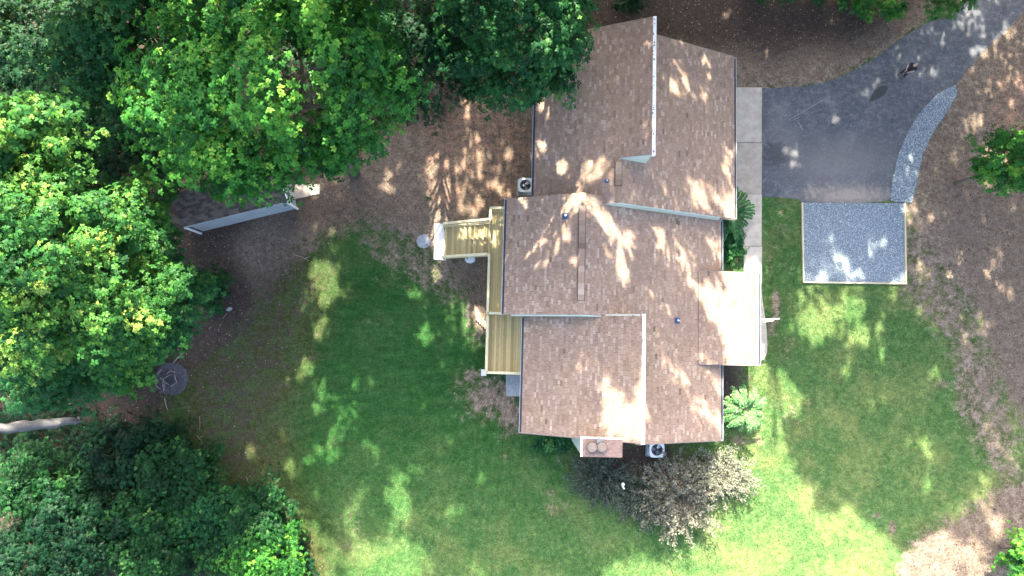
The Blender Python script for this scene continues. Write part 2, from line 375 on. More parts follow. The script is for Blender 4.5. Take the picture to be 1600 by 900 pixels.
# ------------------------------------------------------------------ ground
def blob(px, py, cx, cy, rx, ry): return np.exp(-(((px-cx)/rx)**2+((py-cy)/ry)**2))
def softpoly(px, py, pts, soft):
    # soft inside test: jittered supersample
    a = np.zeros(px.shape); K = 8
    for k in range(K):
        th = 2*math.pi*k/K; a += inpoly(px+soft*math.cos(th), py+soft*math.sin(th), pts)
        a += inpoly(px+soft*.5*math.cos(th+.4), py+soft*.5*math.sin(th+.4), pts)
    return a/(2*K)
def axis(lo, hi, step, far):
    c = list(np.arange(lo, hi, step)); s = step; x = lo
    left = []
    while x > -far: s *= 1.5; x -= s; left.append(x)
    s = step; x = c[-1]; right = []
    while x < far: s *= 1.5; x += s; right.append(x)
    return np.array(left[::-1]+c+right)
gx = axis(-33, 33, .2, 170); gy = axis(-17, 24, .2, 170)
GX, GY = np.meshgrid(gx, gy)
px, py = proj(np.stack([GX, GY, np.zeros_like(GX)], -1))
D = softpoly(px, py, [(800,-400),(1480,-400),(1465,15),(1385,80),(1300,128),(1240,136),(1150,142),(1140,100),(1000,100),(850,120)], 14)
D = np.maximum(D, softpoly(px, py, [(1460,-500),(3000,-500),(3000,900),(1640,760),(1585,640),(1545,560),(1520,480),(1480,430),(1425,370),(1400,300),(1430,200),(1500,90)], 26))
D = np.maximum(D, .62*softpoly(px, py, [(1405,300),(1500,420),(1590,640),(1600,780),(1560,760),(1490,640),(1480,540),(1400,460)], 22))
D = np.maximum(D, .95*softpoly(px, py, [(1395,960),(1405,870),(1440,830),(1510,800),(1560,760),(1700,700),(1700,1300),(1380,1300)], 26))
D = np.maximum(D, softpoly(px, py, [(-600,-600),(900,-600),(850,140),(850,330),(775,330),(775,480),(730,480),(705,425),(665,395),(600,352),(540,350),(490,380),(450,430),(410,480),(380,530),(330,565),(270,610),(240,660),(290,740),(370,780),(300,1000),(-600,1500)], 42))
D = np.maximum(D, .50*softpoly(px, py, [(280,560),(420,450),(540,340),(530,420),(480,520),(440,640),(420,740),(470,840),(540,960),(420,960),(360,760),(280,700)], 50))
OL = softpoly(px, py, [(250,560),(420,400),(540,350),(540,430),(490,560),(470,680),(500,800),(570,960),(420,960),(300,760)], 55)
D = np.maximum(D, .55*softpoly(px, py, [(560,340),(700,400),(760,480),(700,480),(640,440),(560,400)], 22))
for b in [(770,620,60,40,.75),(735,590,30,22,.6),(750,470,26,70,.9),(800,650,30,34,.8),(985,720,90,36,1.1),(1060,760,60,50,1.0),(1130,600,40,60,.9),(1212,480,6,40,.9),(1222,330,14,60,.40),(1203,400,6,50,.45),(1232,400,16,50,.32),(1225,545,20,40,.35),(1520,620,50,40,.4),(1240,640,40,40,.33),(1206,510,7,18,.7),(1160,690,50,14,.5),
          (1290,770,12,8,.35),(1370,805,7,7,.8),(1395,825,7,14,.8),(1540,590,30,40,.8),(1510,550,26,26,.5),(1240,660,26,14,.4),(1262,630,16,14,.4),(870,795,24,16,.5),(860,770,10,8,.5),
          (790,715,16,10,.4),(445,605,18,8,.55),(482,560,20,6,.6),(435,690,24,12,.3),(520,690,20,20,.2),(550,830,26,60,.35),(1470,600,18,12,.5),(1440,590,12,10,.3),(1000,850,30,10,.1),(590,500,40,14,.25),(700,455,40,20,.35),(720,430,30,26,.45),(630,440,50,24,.35)]:
    D = np.maximum(D, b[4]*blob(px, py, *b[:4]))
# dark versus pale soil: leaf litter, plus tree shade painted in on the left
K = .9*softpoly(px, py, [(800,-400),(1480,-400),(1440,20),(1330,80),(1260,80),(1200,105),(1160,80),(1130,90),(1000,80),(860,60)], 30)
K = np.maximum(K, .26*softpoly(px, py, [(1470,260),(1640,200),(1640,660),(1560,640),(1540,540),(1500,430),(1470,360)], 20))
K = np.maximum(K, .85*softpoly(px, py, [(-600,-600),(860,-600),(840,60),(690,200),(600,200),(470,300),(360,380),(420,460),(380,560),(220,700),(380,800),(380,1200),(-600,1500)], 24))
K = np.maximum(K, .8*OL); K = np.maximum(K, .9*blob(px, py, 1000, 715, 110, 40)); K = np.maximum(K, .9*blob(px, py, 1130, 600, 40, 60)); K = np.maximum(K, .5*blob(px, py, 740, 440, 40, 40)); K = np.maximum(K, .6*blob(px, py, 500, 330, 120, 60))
# red clay
CL = .42*softpoly(px, py, [(650,200),(760,130),(840,200),(840,320),(770,340),(660,330)], 18)
CL = np.maximum(CL, .5*blob(px, py, 1580, 200, 60, 160)); CL = np.maximum(CL, .5*blob(px, py, 700, 380, 40, 30)); CL = np.maximum(CL, .35*blob(px, py, 510, 800, 40, 110)); CL = np.maximum(CL, .3*blob(px, py, 1480, 860, 110, 70))
# deep versus pale grass: shade on the left lawn is put into its colour
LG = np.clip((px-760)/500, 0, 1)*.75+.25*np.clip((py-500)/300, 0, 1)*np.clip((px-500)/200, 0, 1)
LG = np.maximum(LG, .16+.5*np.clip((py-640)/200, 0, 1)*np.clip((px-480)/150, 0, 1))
ny, nx = GX.shape
V = np.stack([GX, GY, np.zeros_like(GX)], -1).reshape(-1, 3)
idx = np.arange(ny*nx).reshape(ny, nx)
Fq = np.stack([idx[:-1, :-1], idx[:-1, 1:], idx[1:, 1:], idx[1:, :-1]], -1).reshape(-1, 4)
m, nt, bs = newmat('lawn_and_soil'); p = world_pos(nt)
n1 = noise(nt, .55, 7, .72, p); n2 = noise(nt, 4.5, 6, .75, p); n3 = noise(nt, 28, 4, .7, p); n4 = noise(nt, 1.6, 5, .7, p); n5 = noise(nt, .28, 5, .7, p)
dirt = attr(nt, 'dirt'); dark = attr(nt, 'dark'); clay = attr(nt, 'clay'); lg = attr(nt, 'pale')
nn = math_(nt, 'ADD', math_(nt, 'MULTIPLY', n2, .38), math_(nt, 'ADD', math_(nt, 'MULTIPLY', n3, .17), math_(nt, 'MULTIPLY', n4, .45)))
k = math_(nt, 'ADD', dirt, math_(nt, 'MULTIPLY', math_(nt, 'SUBTRACT', nn, .5), 3.4))
dm = mrange(nt, k, .36, .68)
n6 = noise(nt, 1, 4, .6, world_pos(nt, (.35, 2.6, 1), R(-28)))
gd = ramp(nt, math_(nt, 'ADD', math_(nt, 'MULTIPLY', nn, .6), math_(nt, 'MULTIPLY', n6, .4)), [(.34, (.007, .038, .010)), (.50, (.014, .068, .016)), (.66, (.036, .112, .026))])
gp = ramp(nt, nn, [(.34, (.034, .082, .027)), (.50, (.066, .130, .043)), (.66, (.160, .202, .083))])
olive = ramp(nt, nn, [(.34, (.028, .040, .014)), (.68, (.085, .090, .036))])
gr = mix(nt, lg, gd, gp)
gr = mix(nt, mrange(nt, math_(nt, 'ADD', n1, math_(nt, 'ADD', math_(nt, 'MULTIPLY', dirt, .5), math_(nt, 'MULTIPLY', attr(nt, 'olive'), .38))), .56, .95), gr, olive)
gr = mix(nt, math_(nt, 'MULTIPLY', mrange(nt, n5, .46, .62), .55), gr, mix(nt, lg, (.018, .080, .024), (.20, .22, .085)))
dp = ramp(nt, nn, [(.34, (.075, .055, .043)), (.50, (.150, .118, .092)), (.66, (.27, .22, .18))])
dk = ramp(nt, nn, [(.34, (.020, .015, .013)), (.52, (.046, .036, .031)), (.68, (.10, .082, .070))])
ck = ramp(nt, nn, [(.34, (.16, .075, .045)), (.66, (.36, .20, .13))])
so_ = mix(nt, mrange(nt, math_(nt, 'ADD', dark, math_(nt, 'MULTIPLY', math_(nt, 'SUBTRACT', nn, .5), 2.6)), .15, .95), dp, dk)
so_ = mix(nt, mrange(nt, math_(nt, 'ADD', clay, math_(nt, 'MULTIPLY', math_(nt, 'SUBTRACT', n4, .5), 1.5)), .3, .9), so_, ck)
n7 = noise(nt, 13, 8, .85, p); n8 = noise(nt, 3.1, 7, .8, p)
fin = mix(nt, .75, mix(nt, dm, gr, so_), ramp(nt, n7, [(.36, (.12, .12, .12)), (.5, (.5, .5, .5)), (.64, (.90, .90, .86))]), 'OVERLAY')
fin = mix(nt, .45, fin, ramp(nt, n8, [(.38, (.2, .2, .2)), (.62, (.8, .8, .78))]), 'OVERLAY')
nt.links.new(fin, bs.inputs['Base Color']); bs.inputs['Roughness'].default_value = 1; bs.inputs['Specular IOR Level'].default_value = .05
bump(nt, bs, nn, .8, .2)
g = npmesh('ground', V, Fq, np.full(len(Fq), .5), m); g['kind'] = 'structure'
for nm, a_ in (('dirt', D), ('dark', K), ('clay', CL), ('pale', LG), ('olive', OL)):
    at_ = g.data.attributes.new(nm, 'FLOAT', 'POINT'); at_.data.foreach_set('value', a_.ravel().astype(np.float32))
def sample(A, X, Y):
    ix = np.clip(np.searchsorted(gx, X), 0, nx-1); iy = np.clip(np.searchsorted(gy, Y), 0, ny-1); return A[iy, ix]

# ------------------------------------------------------------------ paved surfaces
DRIVE = [(1182,138.5),(1190,138),(1215,137.5),(1260,134),(1300,126),(1345,105),(1375,86),(1405,63),(1432,45),(1452,33),(1485,27),(1510,5),(1535,-60),(1560,-160),(1700,-160),(1655,-60),(1600,16),(1570,50),(1535,80),(1505,117),(1490,135),
         (1479,137),(1462,150),(1435,180),(1415,215),(1402,250),(1394,290),(1392,314),(1340,318),(1290,316),(1253,317),(1245,310),(1190,307.5),(1182,307)]
def smooth_poly(pts, it=1):
    for _ in range(it):
        q = []
        for i in range(len(pts)):
            a, b = pts[i], pts[(i+1) % len(pts)]
            q += [(a[0]*.8+b[0]*.2, a[1]*.8+b[1]*.2), (a[0]*.2+b[0]*.8, a[1]*.2+b[1]*.8)]
        pts = q
    return pts
def ellmask(nt, p, px_, py_, rx, ry, edge=.5, nz=None, amp=.6):
    c = at(px_, py_); mp = node(nt, 'ShaderNodeMapping', vector_type='POINT')
    s = HCAM/FPX; mp.inputs['Location'].default_value = (-c[0]/(rx*s), -c[1]/(ry*s), 0); mp.inputs['Scale'].default_value = (1/(rx*s), 1/(ry*s), 0)
    nt.links.new(p, mp.inputs[0]); ln = node(nt, 'ShaderNodeVectorMath', operation='LENGTH'); nt.links.new(mp.outputs[0], ln.inputs[0]); v = ln.outputs['Value']
    if nz is not None: v = math_(nt, 'ADD', v, math_(nt, 'MULTIPLY', math_(nt, 'SUBTRACT', nz, .5), amp*2))
    return mrange(nt, v, 1, edge)
m, nt, bs = newmat('worn_asphalt'); p = world_pos(nt); a1 = noise(nt, .7, 6, .65, p); a2 = noise(nt, 3.2, 6, .7, p); a3 = noise(nt, 60, 2, .6, p)
col = ramp(nt, a1, [(.3, (.036, .043, .052)), (.55, (.064, .071, .083)), (.72, (.108, .113, .122))])
col = mix(nt, ramp(nt, a2, [(.48, (0, 0, 0)), (.72, (.6, .6, .6))]), col, (.18, .175, .17))
a4 = noise(nt, 9, 8, .8, p); col = mix(nt, .5, col, ramp(nt, a4, [(.36, (.2, .2, .2)), (.64, (.8, .8, .8))]), 'OVERLAY')
col = mix(nt, .35, col, ramp(nt, a3, [(.3, (.2, .2, .2)), (.7, (.9, .9, .9))]), 'OVERLAY')
wv = ellmask(nt, p, 1325, 306, 92, 26, .1, a2, 1.1); col = mix(nt, math_(nt, 'MULTIPLY', wv, .85), col, (.30, .245, .20))
wv = ellmask(nt, p, 1310, 255, 120, 60, .2, a2, 1.0); col = mix(nt, math_(nt, 'MULTIPLY', wv, .45), col, (.19, .175, .165))
wv = ellmask(nt, p, 1222, 210, 40, 60, .2, a2, 1.0); col = mix(nt, math_(nt, 'MULTIPLY', wv, .25), col, (.20, .19, .185))
wv = ellmask(nt, p, 1210, 240, 30, 24, .5, a2, .9); col = mix(nt, math_(nt, 'MULTIPLY', wv, .6), col, (.025, .027, .032))
nt.links.new(col, bs.inputs['Base Color']); bs.inputs['Roughness'].default_value = .95; bump(nt, bs, a3, .5, .01); M['asphalt'] = m
b = MB(); b.prism([xy(*q) for q in smooth_poly(DRIVE)], -.1, .02); o = b.build('driveway', M['asphalt']); o['kind'] = 'structure'
# thin scratches / chalky tyre line on the asphalt, dark teardrop patch
b = MB(); b.prism([xy(*q) for q in smooth_poly([(1357,161),(1361,149),(1368,139),(1377,134),(1385,134),(1387,138),(1383,147),(1373,154),(1363,158)], 2)], .02, .024)
o = b.build('asphalt_patch', M['patch']); tag(o, 'dark teardrop shaped patch on the driveway', 'patch')

b = MB()
for (x0, y0, x1, y1) in ((1233,187,1258,173),(1259,172,1284,157),(1246,189,1254,203),(1240,187,1248,183)):
    a_, c_ = Vector((*xy(x0, y0), .024)), Vector((*xy(x1, y1), .024)); b.bar(a_, c_, .02, .004)
o = b.build('scrape_marks', M['stone']); tag(o, 'thin pale scrape marks drawn across the asphalt near the walkway', 'marks')
# concrete walkway of separate slabs
o_w = empty('walkway', (*xy(1172, 280), 0)); o_w['kind'] = 'structure'
xs0 = [(1152,137),(1152,223),(1152,303),(1155,348),(1162,385),(1164,445)]; 
for i, (ya, yb, l0, l1) in enumerate([(137,222.6,1140,1140),(223.4,303,1140,1140),(303.8,384.6,1140,1161),(385.4,450,1161,1163)]):
    b = MB()
    if i == 2: pl = [(1140,ya),(1190,ya),(1189.5,yb),(1161,yb),(1157,355),(1148,340),(1140,338)]
    else: pl = [(l0,ya),(1190.3,ya),(1189.5,yb),(l1,yb)]
    b.prism([xy(*q) for q in pl], -.08, .05, t=[.55,.35,.6,.7][i]); s_ = b.build('concrete_slab', M['concrete'], o_w)
# gravel strip and parking pad
def in_world_poly(X, Y, pts):
    return inpoly(np.asarray(X), np.asarray(Y), [xy(*q) for q in pts])
STRIP = [(1482,137),(1492,134),(1495,146),(1481,172),(1457,207),(1440,243),(1433,280),(1424,317),(1391,314),(1393,290),(1401,250),(1414,215),(1434,180),(1461,150)]
PAD = [(1254,317),(1412,318),(1413,442),(1255,440)]
def stones(name, pts, count, size, label, cat):
    W_ = np.array([xy(*q) for q in pts]); lo, hi = W_.min(0), W_.max(0)
    X = rng.uniform(lo[0], hi[0], count*3); Y = rng.uniform(lo[1], hi[1], count*3); k = in_world_poly(X, Y, pts); X, Y = X[k][:count], Y[k][:count]
    n = len(X); s = rng.uniform(.55, 1.35, n)*size
    base = np.array([(1,0,0),(0,1,0),(-1,0,0),(0,-1,0),(0,0,.8)], float); fs = np.array([(0,1,4),(1,2,4),(2,3,4),(3,0,4)])
    th = rng.uniform(0, 6.3, n); c_, s2 = np.cos(th), np.sin(th)
    J = base[None]*rng.uniform(.7, 1.2, (n, 5, 1)); vx = (J[..., 0]*c_[:, None]-J[..., 1]*s2[:, None])*s[:, None]+X[:, None]; vy = (J[..., 0]*s2[:, None]+J[..., 1]*c_[:, None])*s[:, None]+Y[:, None]
    vz = J[..., 2]*s[:, None]+.045
    V = np.stack([vx, vy, vz], -1).reshape(-1, 3); Fs = (fs[None]+5*np.arange(n)[:, None, None]).reshape(-1, 3)
    o = npmesh(name, V, Fs, np.repeat(np.clip(rng.normal(.5, .28, n), 0, 1), 4), M['gravel'], kind='stuff'); tag(o, label, cat); return o
m = generic('gravel_bed', (.06, .08, .095), (.24, .29, .32), 14, 1, fine=45, bumpy=.8); M['gravelbed'] = m
b = MB(); b.prism([xy(*q) for q in smooth_poly(STRIP)], -.06, .05); o = b.build('gravel_strip', M['gravelbed']); o['kind'] = 'structure'
b = MB(); b.prism([xy(*q) for q in PAD], -.06, .055); o = b.build('gravel_pad', M['gravelbed']); o['kind'] = 'structure'
stones('gravel', STRIP, 7500, .034, 'loose blue grey gravel in the curved strip along the driveway', 'gravel')
stones('gravel', PAD, 21000, .034, 'loose blue grey gravel filling the square timber edged pad', 'gravel')
r_ = empty('timber_edging', (*xy(1334, 440), 0), 'pale timber boards edging three sides of the square gravel pad', 'edging')
for a, c in [((1252.5,317),(1254.5,442)),((1412.5,318),(1414,444))]:
    b = MB(); b.bar((*xy(*a), .06), (*xy(*c), .06), .085, .16, t=random.random()); b.build('board', M['timber'], r_)
for k in range(2):
    a, c = [((1254.5,441),(1334,442.2)),((1335,442.2),(1414,443.3))][k]
    b = MB(); b.bar((*xy(*a), .058), (*xy(*c), .058), .085, .16, t=random.random()); b.build('board', M['timber'], r_)

# ------------------------------------------------------------------ HOUSE
base = hp(6, 6, 0)
house = empty('house', base, 'sprawling split level house with brown shingle roofs and a white ridge trim', 'house')
def shingled(u0, u1, n0, n1, f, up, skip=None):
    """up=+1 : slope rises with u"""
    b = MB(); ex, tl = .122, .27; ncourse = int(math.ceil((u1-u0)/ex)); lo, hi = (u0, u1) if up > 0 else (u1, u0); sg = 1 if up > 0 else -1
    for c in range(ncourse):
        ua = lo+sg*ex*c; ub = lo+sg*ex*(c+1)
        if sg*(hi-ub) < 0: ub = hi
        if abs(ub-ua) < .02: continue
        n = n0-random.random()*tl
        while n < n1:
            L = tl*random.choice((.8, 1, 1, 1.25)); na, nb = max(n, n0), min(n+L-.014, n1); n += L
            if nb-na < .03: continue
            t = min(1, max(0, random.gauss(.47, .135)))
            if random.random() < .15: t = random.uniform(.68, .92)
            za, zb = f(ua)+.026+random.random()*.008, f(ub)+.004
            A, B_, C_, D_ = hp(ua, na, za), hp(ub, na, zb), hp(ub, nb, zb), hp(ua, nb, za)
            A2, D2 = hp(ua, na, f(ua)-.01), hp(ua, nb, f(ua)-.01)
            B2, C2 = hp(ub, na, f(ub)-.01), hp(ub, nb, f(ub)-.01)
            fs = [(0, 1, 2, 3), (0, 3, 5, 4), (0, 4, 6, 1), (3, 2, 7, 5)]
            if sg < 0: fs = [tuple(reversed(q)) for q in fs]
            b.add([A, B_, C_, D_, A2, D2, B2, C2], fs, t); b.t[-3] = 0.0  # butt face tinted darkest: painted shadow line between courses
    return b
def roofpart(u0, u1, n0, n1, f, up, name='roof'):
    b = MB(); th = .16
    b.slab([hp(u0, n0, f(u0)), hp(u1, n0, f(u1)), hp(u1, n1, f(u1)), hp(u0, n1, f(u0))], th)
    o = b.build(name, M['under'], house)
    s = shingled(u0, u1, n0, n1, f, up).build('shingles', M['shingle'], o, kind='stuff'); return o
roofpart(U_UL, UU, 7.6, N_TOP, f_ul, 1)
roofpart(UU+.001, U_WU, N_WU, N_TOP, f_ul, 1)
roofpart(UU, U_UR, N_US, N_WU, f_ur, -1)
roofpart(U_WU+.02, U_UR, N_WU+.002, N_TOP-.06, f_ur, -1)
roofpart(U_ML, UM, N_MS, N_MT, f_ml, 1)
roofpart(UM+.001, 4.5, N_MS+.02, N_MT-.03, f_mr, -1)
roofpart(4.502, U_MR, N_MS+.02, N_US+.12, f_mr, -1)
roofpart(U_LL, U_WL, N_S, N_MS-.002, f_ll, 1)
roofpart(U_WL+.02, U_MR, N_SR, N_MS+.015, f_mr, -1)
roofpart(10.3, UPO, NP0, NP1, f_po, -1, 'porch_roof')
# walls (solid prisms under the roofs, sunk just beneath the underlay)
def wallblock(u0, u1, n0, n1, f, parent=house, z0=0):
    b = MB(); q = [(u0, n0), (u1, n0), (u1, n1), (u0, n1)]
    b.hexa([hp(a, c, z0) for a, c in q], [hp(a, c, f(a)-.17) for a, c in q]); return b.build('wall', M['siding'], parent)
wallblock(U_UL+.45, UU, N_US+.1, N_TOP-.35, f_ul); wallblock(UU+.002, U_WU-.08, N_WU+.02, N_TOP-.352, f_ul)
wallblock(UU+.003, U_UR-.45, N_US+.06, N_WU, f_ur); wallblock(U_WU-.078, U_UR-.452, N_WU+.002, N_TOP-.354, f_ur)
wallblock(U_ML+.45, UM, N_MS+.1, N_US+.098, f_ml); wallblock(UM+.002, U_MR-.45, N_MS+.102, N_US+.058, f_mr)
wallblock(U_LL+.42, U_WL-.08, N_S+.3, N_MS+.098, f_ll); wallblock(U_WL-.078, U_MR-.452, N_SR+.35, N_MS+.1, f_mr)
# visible upper gable siding boards (south face of the upper wing) and raised triangle
def siding_strip(u0, u1, n, ftop, fbot, boards=7, thick=.02):
    g_ = MB(); cnt = max(1, boards)
    for k in range(cnt):
        t0, t1 = k/cnt, (k+1)/cnt
        zt = lambda u, t: fbot(u)+(ftop(u)-fbot(u))*t
        A = [(u0, zt(u0, t0)), (u1, zt(u1, t0)), (u1, zt(u1, t1)-.006), (u0, zt(u0, t1)-.006)]
        g_.hexa([hp(a, n-thick, z) for a, z in A], [hp(a, n, z) for a, z in A], random.random())
    return g_
o = siding_strip(4.5, UU, N_US-.0, lambda u: f_ul(u)-.03, lambda u: f_mr(u)-.02, 4, .05).build('siding_board', M['siding'], house)
o = siding_strip(UU, U_MR-.2, N_US-.0, lambda u: f_ur(u)-.03, lambda u: f_mr(u)-.02, 4, .05).build('siding_board', M['siding'], house)
o = siding_strip(UU, U_WU-.02, N_WU, lambda u: f_ul(u)-.03, lambda u: f_ur(u)-.02, 5, .05).build('siding_board', M['siding'], house)
o = siding_strip(U_ML+.4, UM, N_MS, lambda u: f_ml(u)-.03, lambda u: (f_ll(u) if u > U_LL else f_ll(U_LL))-.02, 3, .05).build('siding_board', M['siding'], house)
o = siding_strip(UM, 4.58, N_MS, lambda u: f_mr(u)-.02, lambda u: f_ll(u)-.02, 2, .05).build('siding_board', M['siding'], house)
# white fascia boards along the raised ridge edges, with leaf debris on them
for (u, n0, n1, f) in ((U_WU, N_WU-.06, N_TOP+.02, f_ul), (U_WL, N_S-.05, N_MS+.1, f_ll)):
    b = MB(); b.hexa([hp(u-.02, n0, f(u)-.22), hp(u+.15, n0, f(u)-.22), hp(u+.15, n1, f(u)-.22), hp(u-.02, n1, f(u)-.22)],
                     [hp(u-.02, n0, f(u)+.05), hp(u+.15, n0, f(u)+.05), hp(u+.15, n1, f(u)+.05), hp(u-.02, n1, f(u)+.05)])
    o = b.build('ridge_trim', M['white'], house)
    d = MB()
    for k in range(26):
        nn_ = random.uniform(n0+.1, n1-.1); c = hp(u+random.uniform(-.01, .06), nn_, f(u)+.06); d.box(c, (random.uniform(.02, .06), random.uniform(.03, .10), .02), random.random()*3)
    d.build('leaf_litter', M['debris'], o, kind='stuff')
# gutters
def gutter(u, n0, n1, z, side, name='gutter'):
    b = MB(); s = side
    b.hbox(min(u, u+s*.13), max(u, u+s*.13), n0, n1, z-.14, z-.115); b.hbox(min(u+s*.11, u+s*.13), max(u+s*.11, u+s*.13), n0, n1, z-.114, z-.01)
    for nn_ in (n0, n1-.02): b.hbox(min(u+s*.002, u+s*.109), max(u+s*.002, u+s*.109), nn_, nn_+.02, z-.113, z-.02)
    o = b.build(name, M['gutter'], house)
    c = MB(); c.hbox(min(u+s*.004, u+s*.106), max(u+s*.004, u+s*.106), n0+.03, n1-.03, z-.113, z-.07); c.build('gutter_fill', M['gutin'], o)  # dark block along the inside of the gutter
    return o
gutter(U_UL-.005, 8.15, N_TOP-.05, f_ul(U_UL), -1); gutter(U_ML-.005, N_MS, N_MT, f_ml(U_ML), -1); gutter(U_LL-.005, N_S, N_MS-.06, f_ll(U_LL), -1)
gutter(U_UR+.005, N_US, N_TOP-.1, f_ur(U_UR), 1); gutter(U_MR+.005, NP1+.02, N_US-.06, f_mr(U_MR), 1); gutter(U_MR+.005, N_SR, NP0-.02, f_mr(U_MR), 1)
for (u0, u1, n, f) in ((U_LL, U_WL-.03, N_S-.02, f_ll), (U_WL+.16, U_MR, N_SR-.02, f_mr), (U_UL, U_WU-.03, N_TOP+.02, f_ul), (U_WU+.16, U_UR, N_TOP-.04, f_ur), (10.4, UPO, NP0-.02, f_po), (10.4, UPO, NP1+.02, f_po), (U_MR-.3, U_UR, N_US-.06, f_ur)):
    b = MB(); b.hexa([hp(u0, n-.018, f(u0)-.2), hp(u1, n-.018, f(u1)-.2), hp(u1, n+.018, f(u1)-.2), hp(u0, n+.018, f(u0)-.2)],
                     [hp(u0, n-.018, f(u0)+.005), hp(u1, n-.018, f(u1)+.005), hp(u1, n+.018, f(u1)+.005), hp(u0, n+.018, f(u0)+.005)]); b.build('rake_board', M['drip'], house)
b = MB(); b.hbox(UPO, UPO+.03, NP0, NP1, f_po(UPO)-.2, f_po(UPO)-.02); b.build('porch_fascia', M['white'], house)
gutter(UPO+.032, NP0, NP1, f_po(UPO)-.02, 1)
# ridge caps and ridge vents
def ridge(u, n0, n1, z, name='ridge_cap'):
    b = MB(); n = n0
    while n < n1:
        e2 = min(n+.29, n1); zt = z+.03+.004*random.random(); t = min(1, max(0, random.gauss(.45, .2)))
        b.add([hp(u-.16, n, zt-.085), hp(u, n, zt), hp(u+.16, n, zt-.085), hp(u-.16, e2, zt-.09), hp(u, e2, zt-.005), hp(u+.16, e2, zt-.09)], [(0, 1, 4, 3), (1, 2, 5, 4)], t); n = e2+.004
    return b.build(name, M['shingle'], house, kind='stuff')
ridge(UM, N_MS, N_MT, ZM+.005); ridge(UU, N_US, N_WU, ZU+.005)
def ridge_vent(u, n0, n1, z):
    b = MB(); b.hexa([hp(u-.19, n0, z-.10), hp(u+.19, n0, z-.10), hp(u+.19, n1, z-.10), hp(u-.19, n1, z-.10)], [hp(u-.19, n0, z+.035), hp(u+.19, n0, z+.035), hp(u+.19, n1, z+.035), hp(u-.19, n1, z+.035)])
    o = b.build('ridge_vent', M['under'], house)
    c = MB(); n = n0+.015
    while n < n1-.02:
        e2 = min(n+.29, n1-.015); c.hexa([hp(u-.16, n, z+.02), hp(u+.16, n, z+.02), hp(u+.16, e2, z+.02), hp(u-.16, e2, z+.02)], [hp(u-.16, n, z+.06), hp(u+.16, n, z+.06), hp(u+.16, e2, z+.056), hp(u-.16, e2, z+.056)], min(1, max(0, random.gauss(.4, .2)))); n = e2+.004
    c.build('vent_shingles', M['shingle'], o, kind='stuff')
ridge_vent(UM, un(909,470,ZM)[1], un(911,320,ZM)[1], ZM+.03); ridge_vent(UU, un(967,290,ZU)[1], un(967,253,ZU)[1], ZU+.03)
# plumbing vents
def surf_uv(px_, py_, f):
    z = 5
    for _ in range(12):
        u, n = un(px_, py_, z); z = f(u)
    return u, n, z
for (px_, py_, f, big) in ((883,338,f_ml,1),(948,283,f_ul,.6),(1058,501,f_mr,1),(989,494,f_ll,.25)):
    u, n, z = surf_uv(px_, py_, f); c = hp(u, n, z)
    sg = 1 if f in (f_ml, f_ul, f_ll) else -1
    b = MB(); s = .17*big
    b.hexa([hp(u-s, n-s, f(u-s)+.0), hp(u+s, n-s, f(u+s)), hp(u+s, n+s, f(u+s)), hp(u-s, n+s, f(u-s))], [hp(u-s, n-s, f(u-s)+.035), hp(u+s, n-s, f(u+s)+.035), hp(u+s, n+s, f(u+s)+.035), hp(u-s, n+s, f(u-s)+.035)])
    b.cyl(c, .11*big, z-.02, z+.14*big, 12, r1=.06*big)
    o = b.build('plumbing_vent', M['blue_boot'], house); b = MB(); b.cyl(c, .05*big, z+.1*big, z+.36*big, 12); b.build('pipe', M['metal'], o)
# skylight half hidden by the tree
u, n, z = surf_uv(886, 86, f_ul); b = MB()
b.hexa([hp(u-.35, n-.28, f_ul(u-.35)), hp(u+.2, n-.28, f_ul(u+.2)), hp(u+.2, n+.28, f_ul(u+.2)), hp(u-.35, n+.28, f_ul(u-.35))], [hp(u-.35, n-.28, f_ul(u-.35)+.12), hp(u+.2, n-.28, f_ul(u+.2)+.12), hp(u+.2, n+.28, f_ul(u+.2)+.12), hp(u-.35, n+.28, f_ul(u-.35)+.12)])
o = b.build('skylight', M['gutin'], house); b = MB()
b.slab([hp(u-.31, n-.24, f_ul(u-.31)+.128), hp(u+.16, n-.24, f_ul(u+.16)+.128), hp(u+.16, n+.24, f_ul(u+.16)+.128), hp(u-.31, n+.24, f_ul(u-.31)+.128)], .02); b.build('pane', M['glass'], o)
# chimney
ZC = 6.35; cq = [at(907,711.5,ZC), at(973,717,ZC), at(972,686.5,ZC), at(907.5,680.5,ZC)]
cc = [(float(q@E_), float(q@N_)) for q in cq]; cu0, cu1 = (cc[0][0]+cc[3][0])/2, (cc[1][0]+cc[2][0])/2; cn0, cn1 = (cc[0][1]+cc[1][1])/2, (cc[2][1]+cc[3][1])/2
b = MB(); b.hbox(cu0+.05, cu1-.05, cn0+.05, cn1-.05, 0, ZC-.12); chim = b.build('chimney', M['siding'], house)
b = MB(); b.hbox(cu0+.1, cu1, cn0, cn1-.08, ZC-.12, ZC); b.build('chimney_cap', M['rust'], chim)
b = MB(); b.hbox(cu0, cu0+.098, cn0, cn1, ZC-.14, ZC+.03); b.hbox(cu0+.1, cu1, cn1-.078, cn1, ZC-.14, ZC+.03); b.build('cap_trim', M['white'], chim)
for q in ((925.5,699),(941,699)):
    c = at(*q, ZC+.4); b = MB(); b.cyl(c, .19, ZC, ZC+.3, 20); b.build('flue_pipe', M['dark_metal'], chim)
    b = MB(); b.cyl(c, .25, ZC+.3, ZC+.34, 24); b.cyl(c, .215, ZC+.341, ZC+.37, 24, r1=.17); b.build('flue_lid', M['fluetop'], chim)
    b = MB(); b.tube([(c[0]+.255*math.cos(a_), c[1]+.255*math.sin(a_), ZC+.33) for a_ in np.linspace(0, 6.283, 25)], .018, 5, cap=False); b.build('lid_rim', M['dark_metal'], chim)
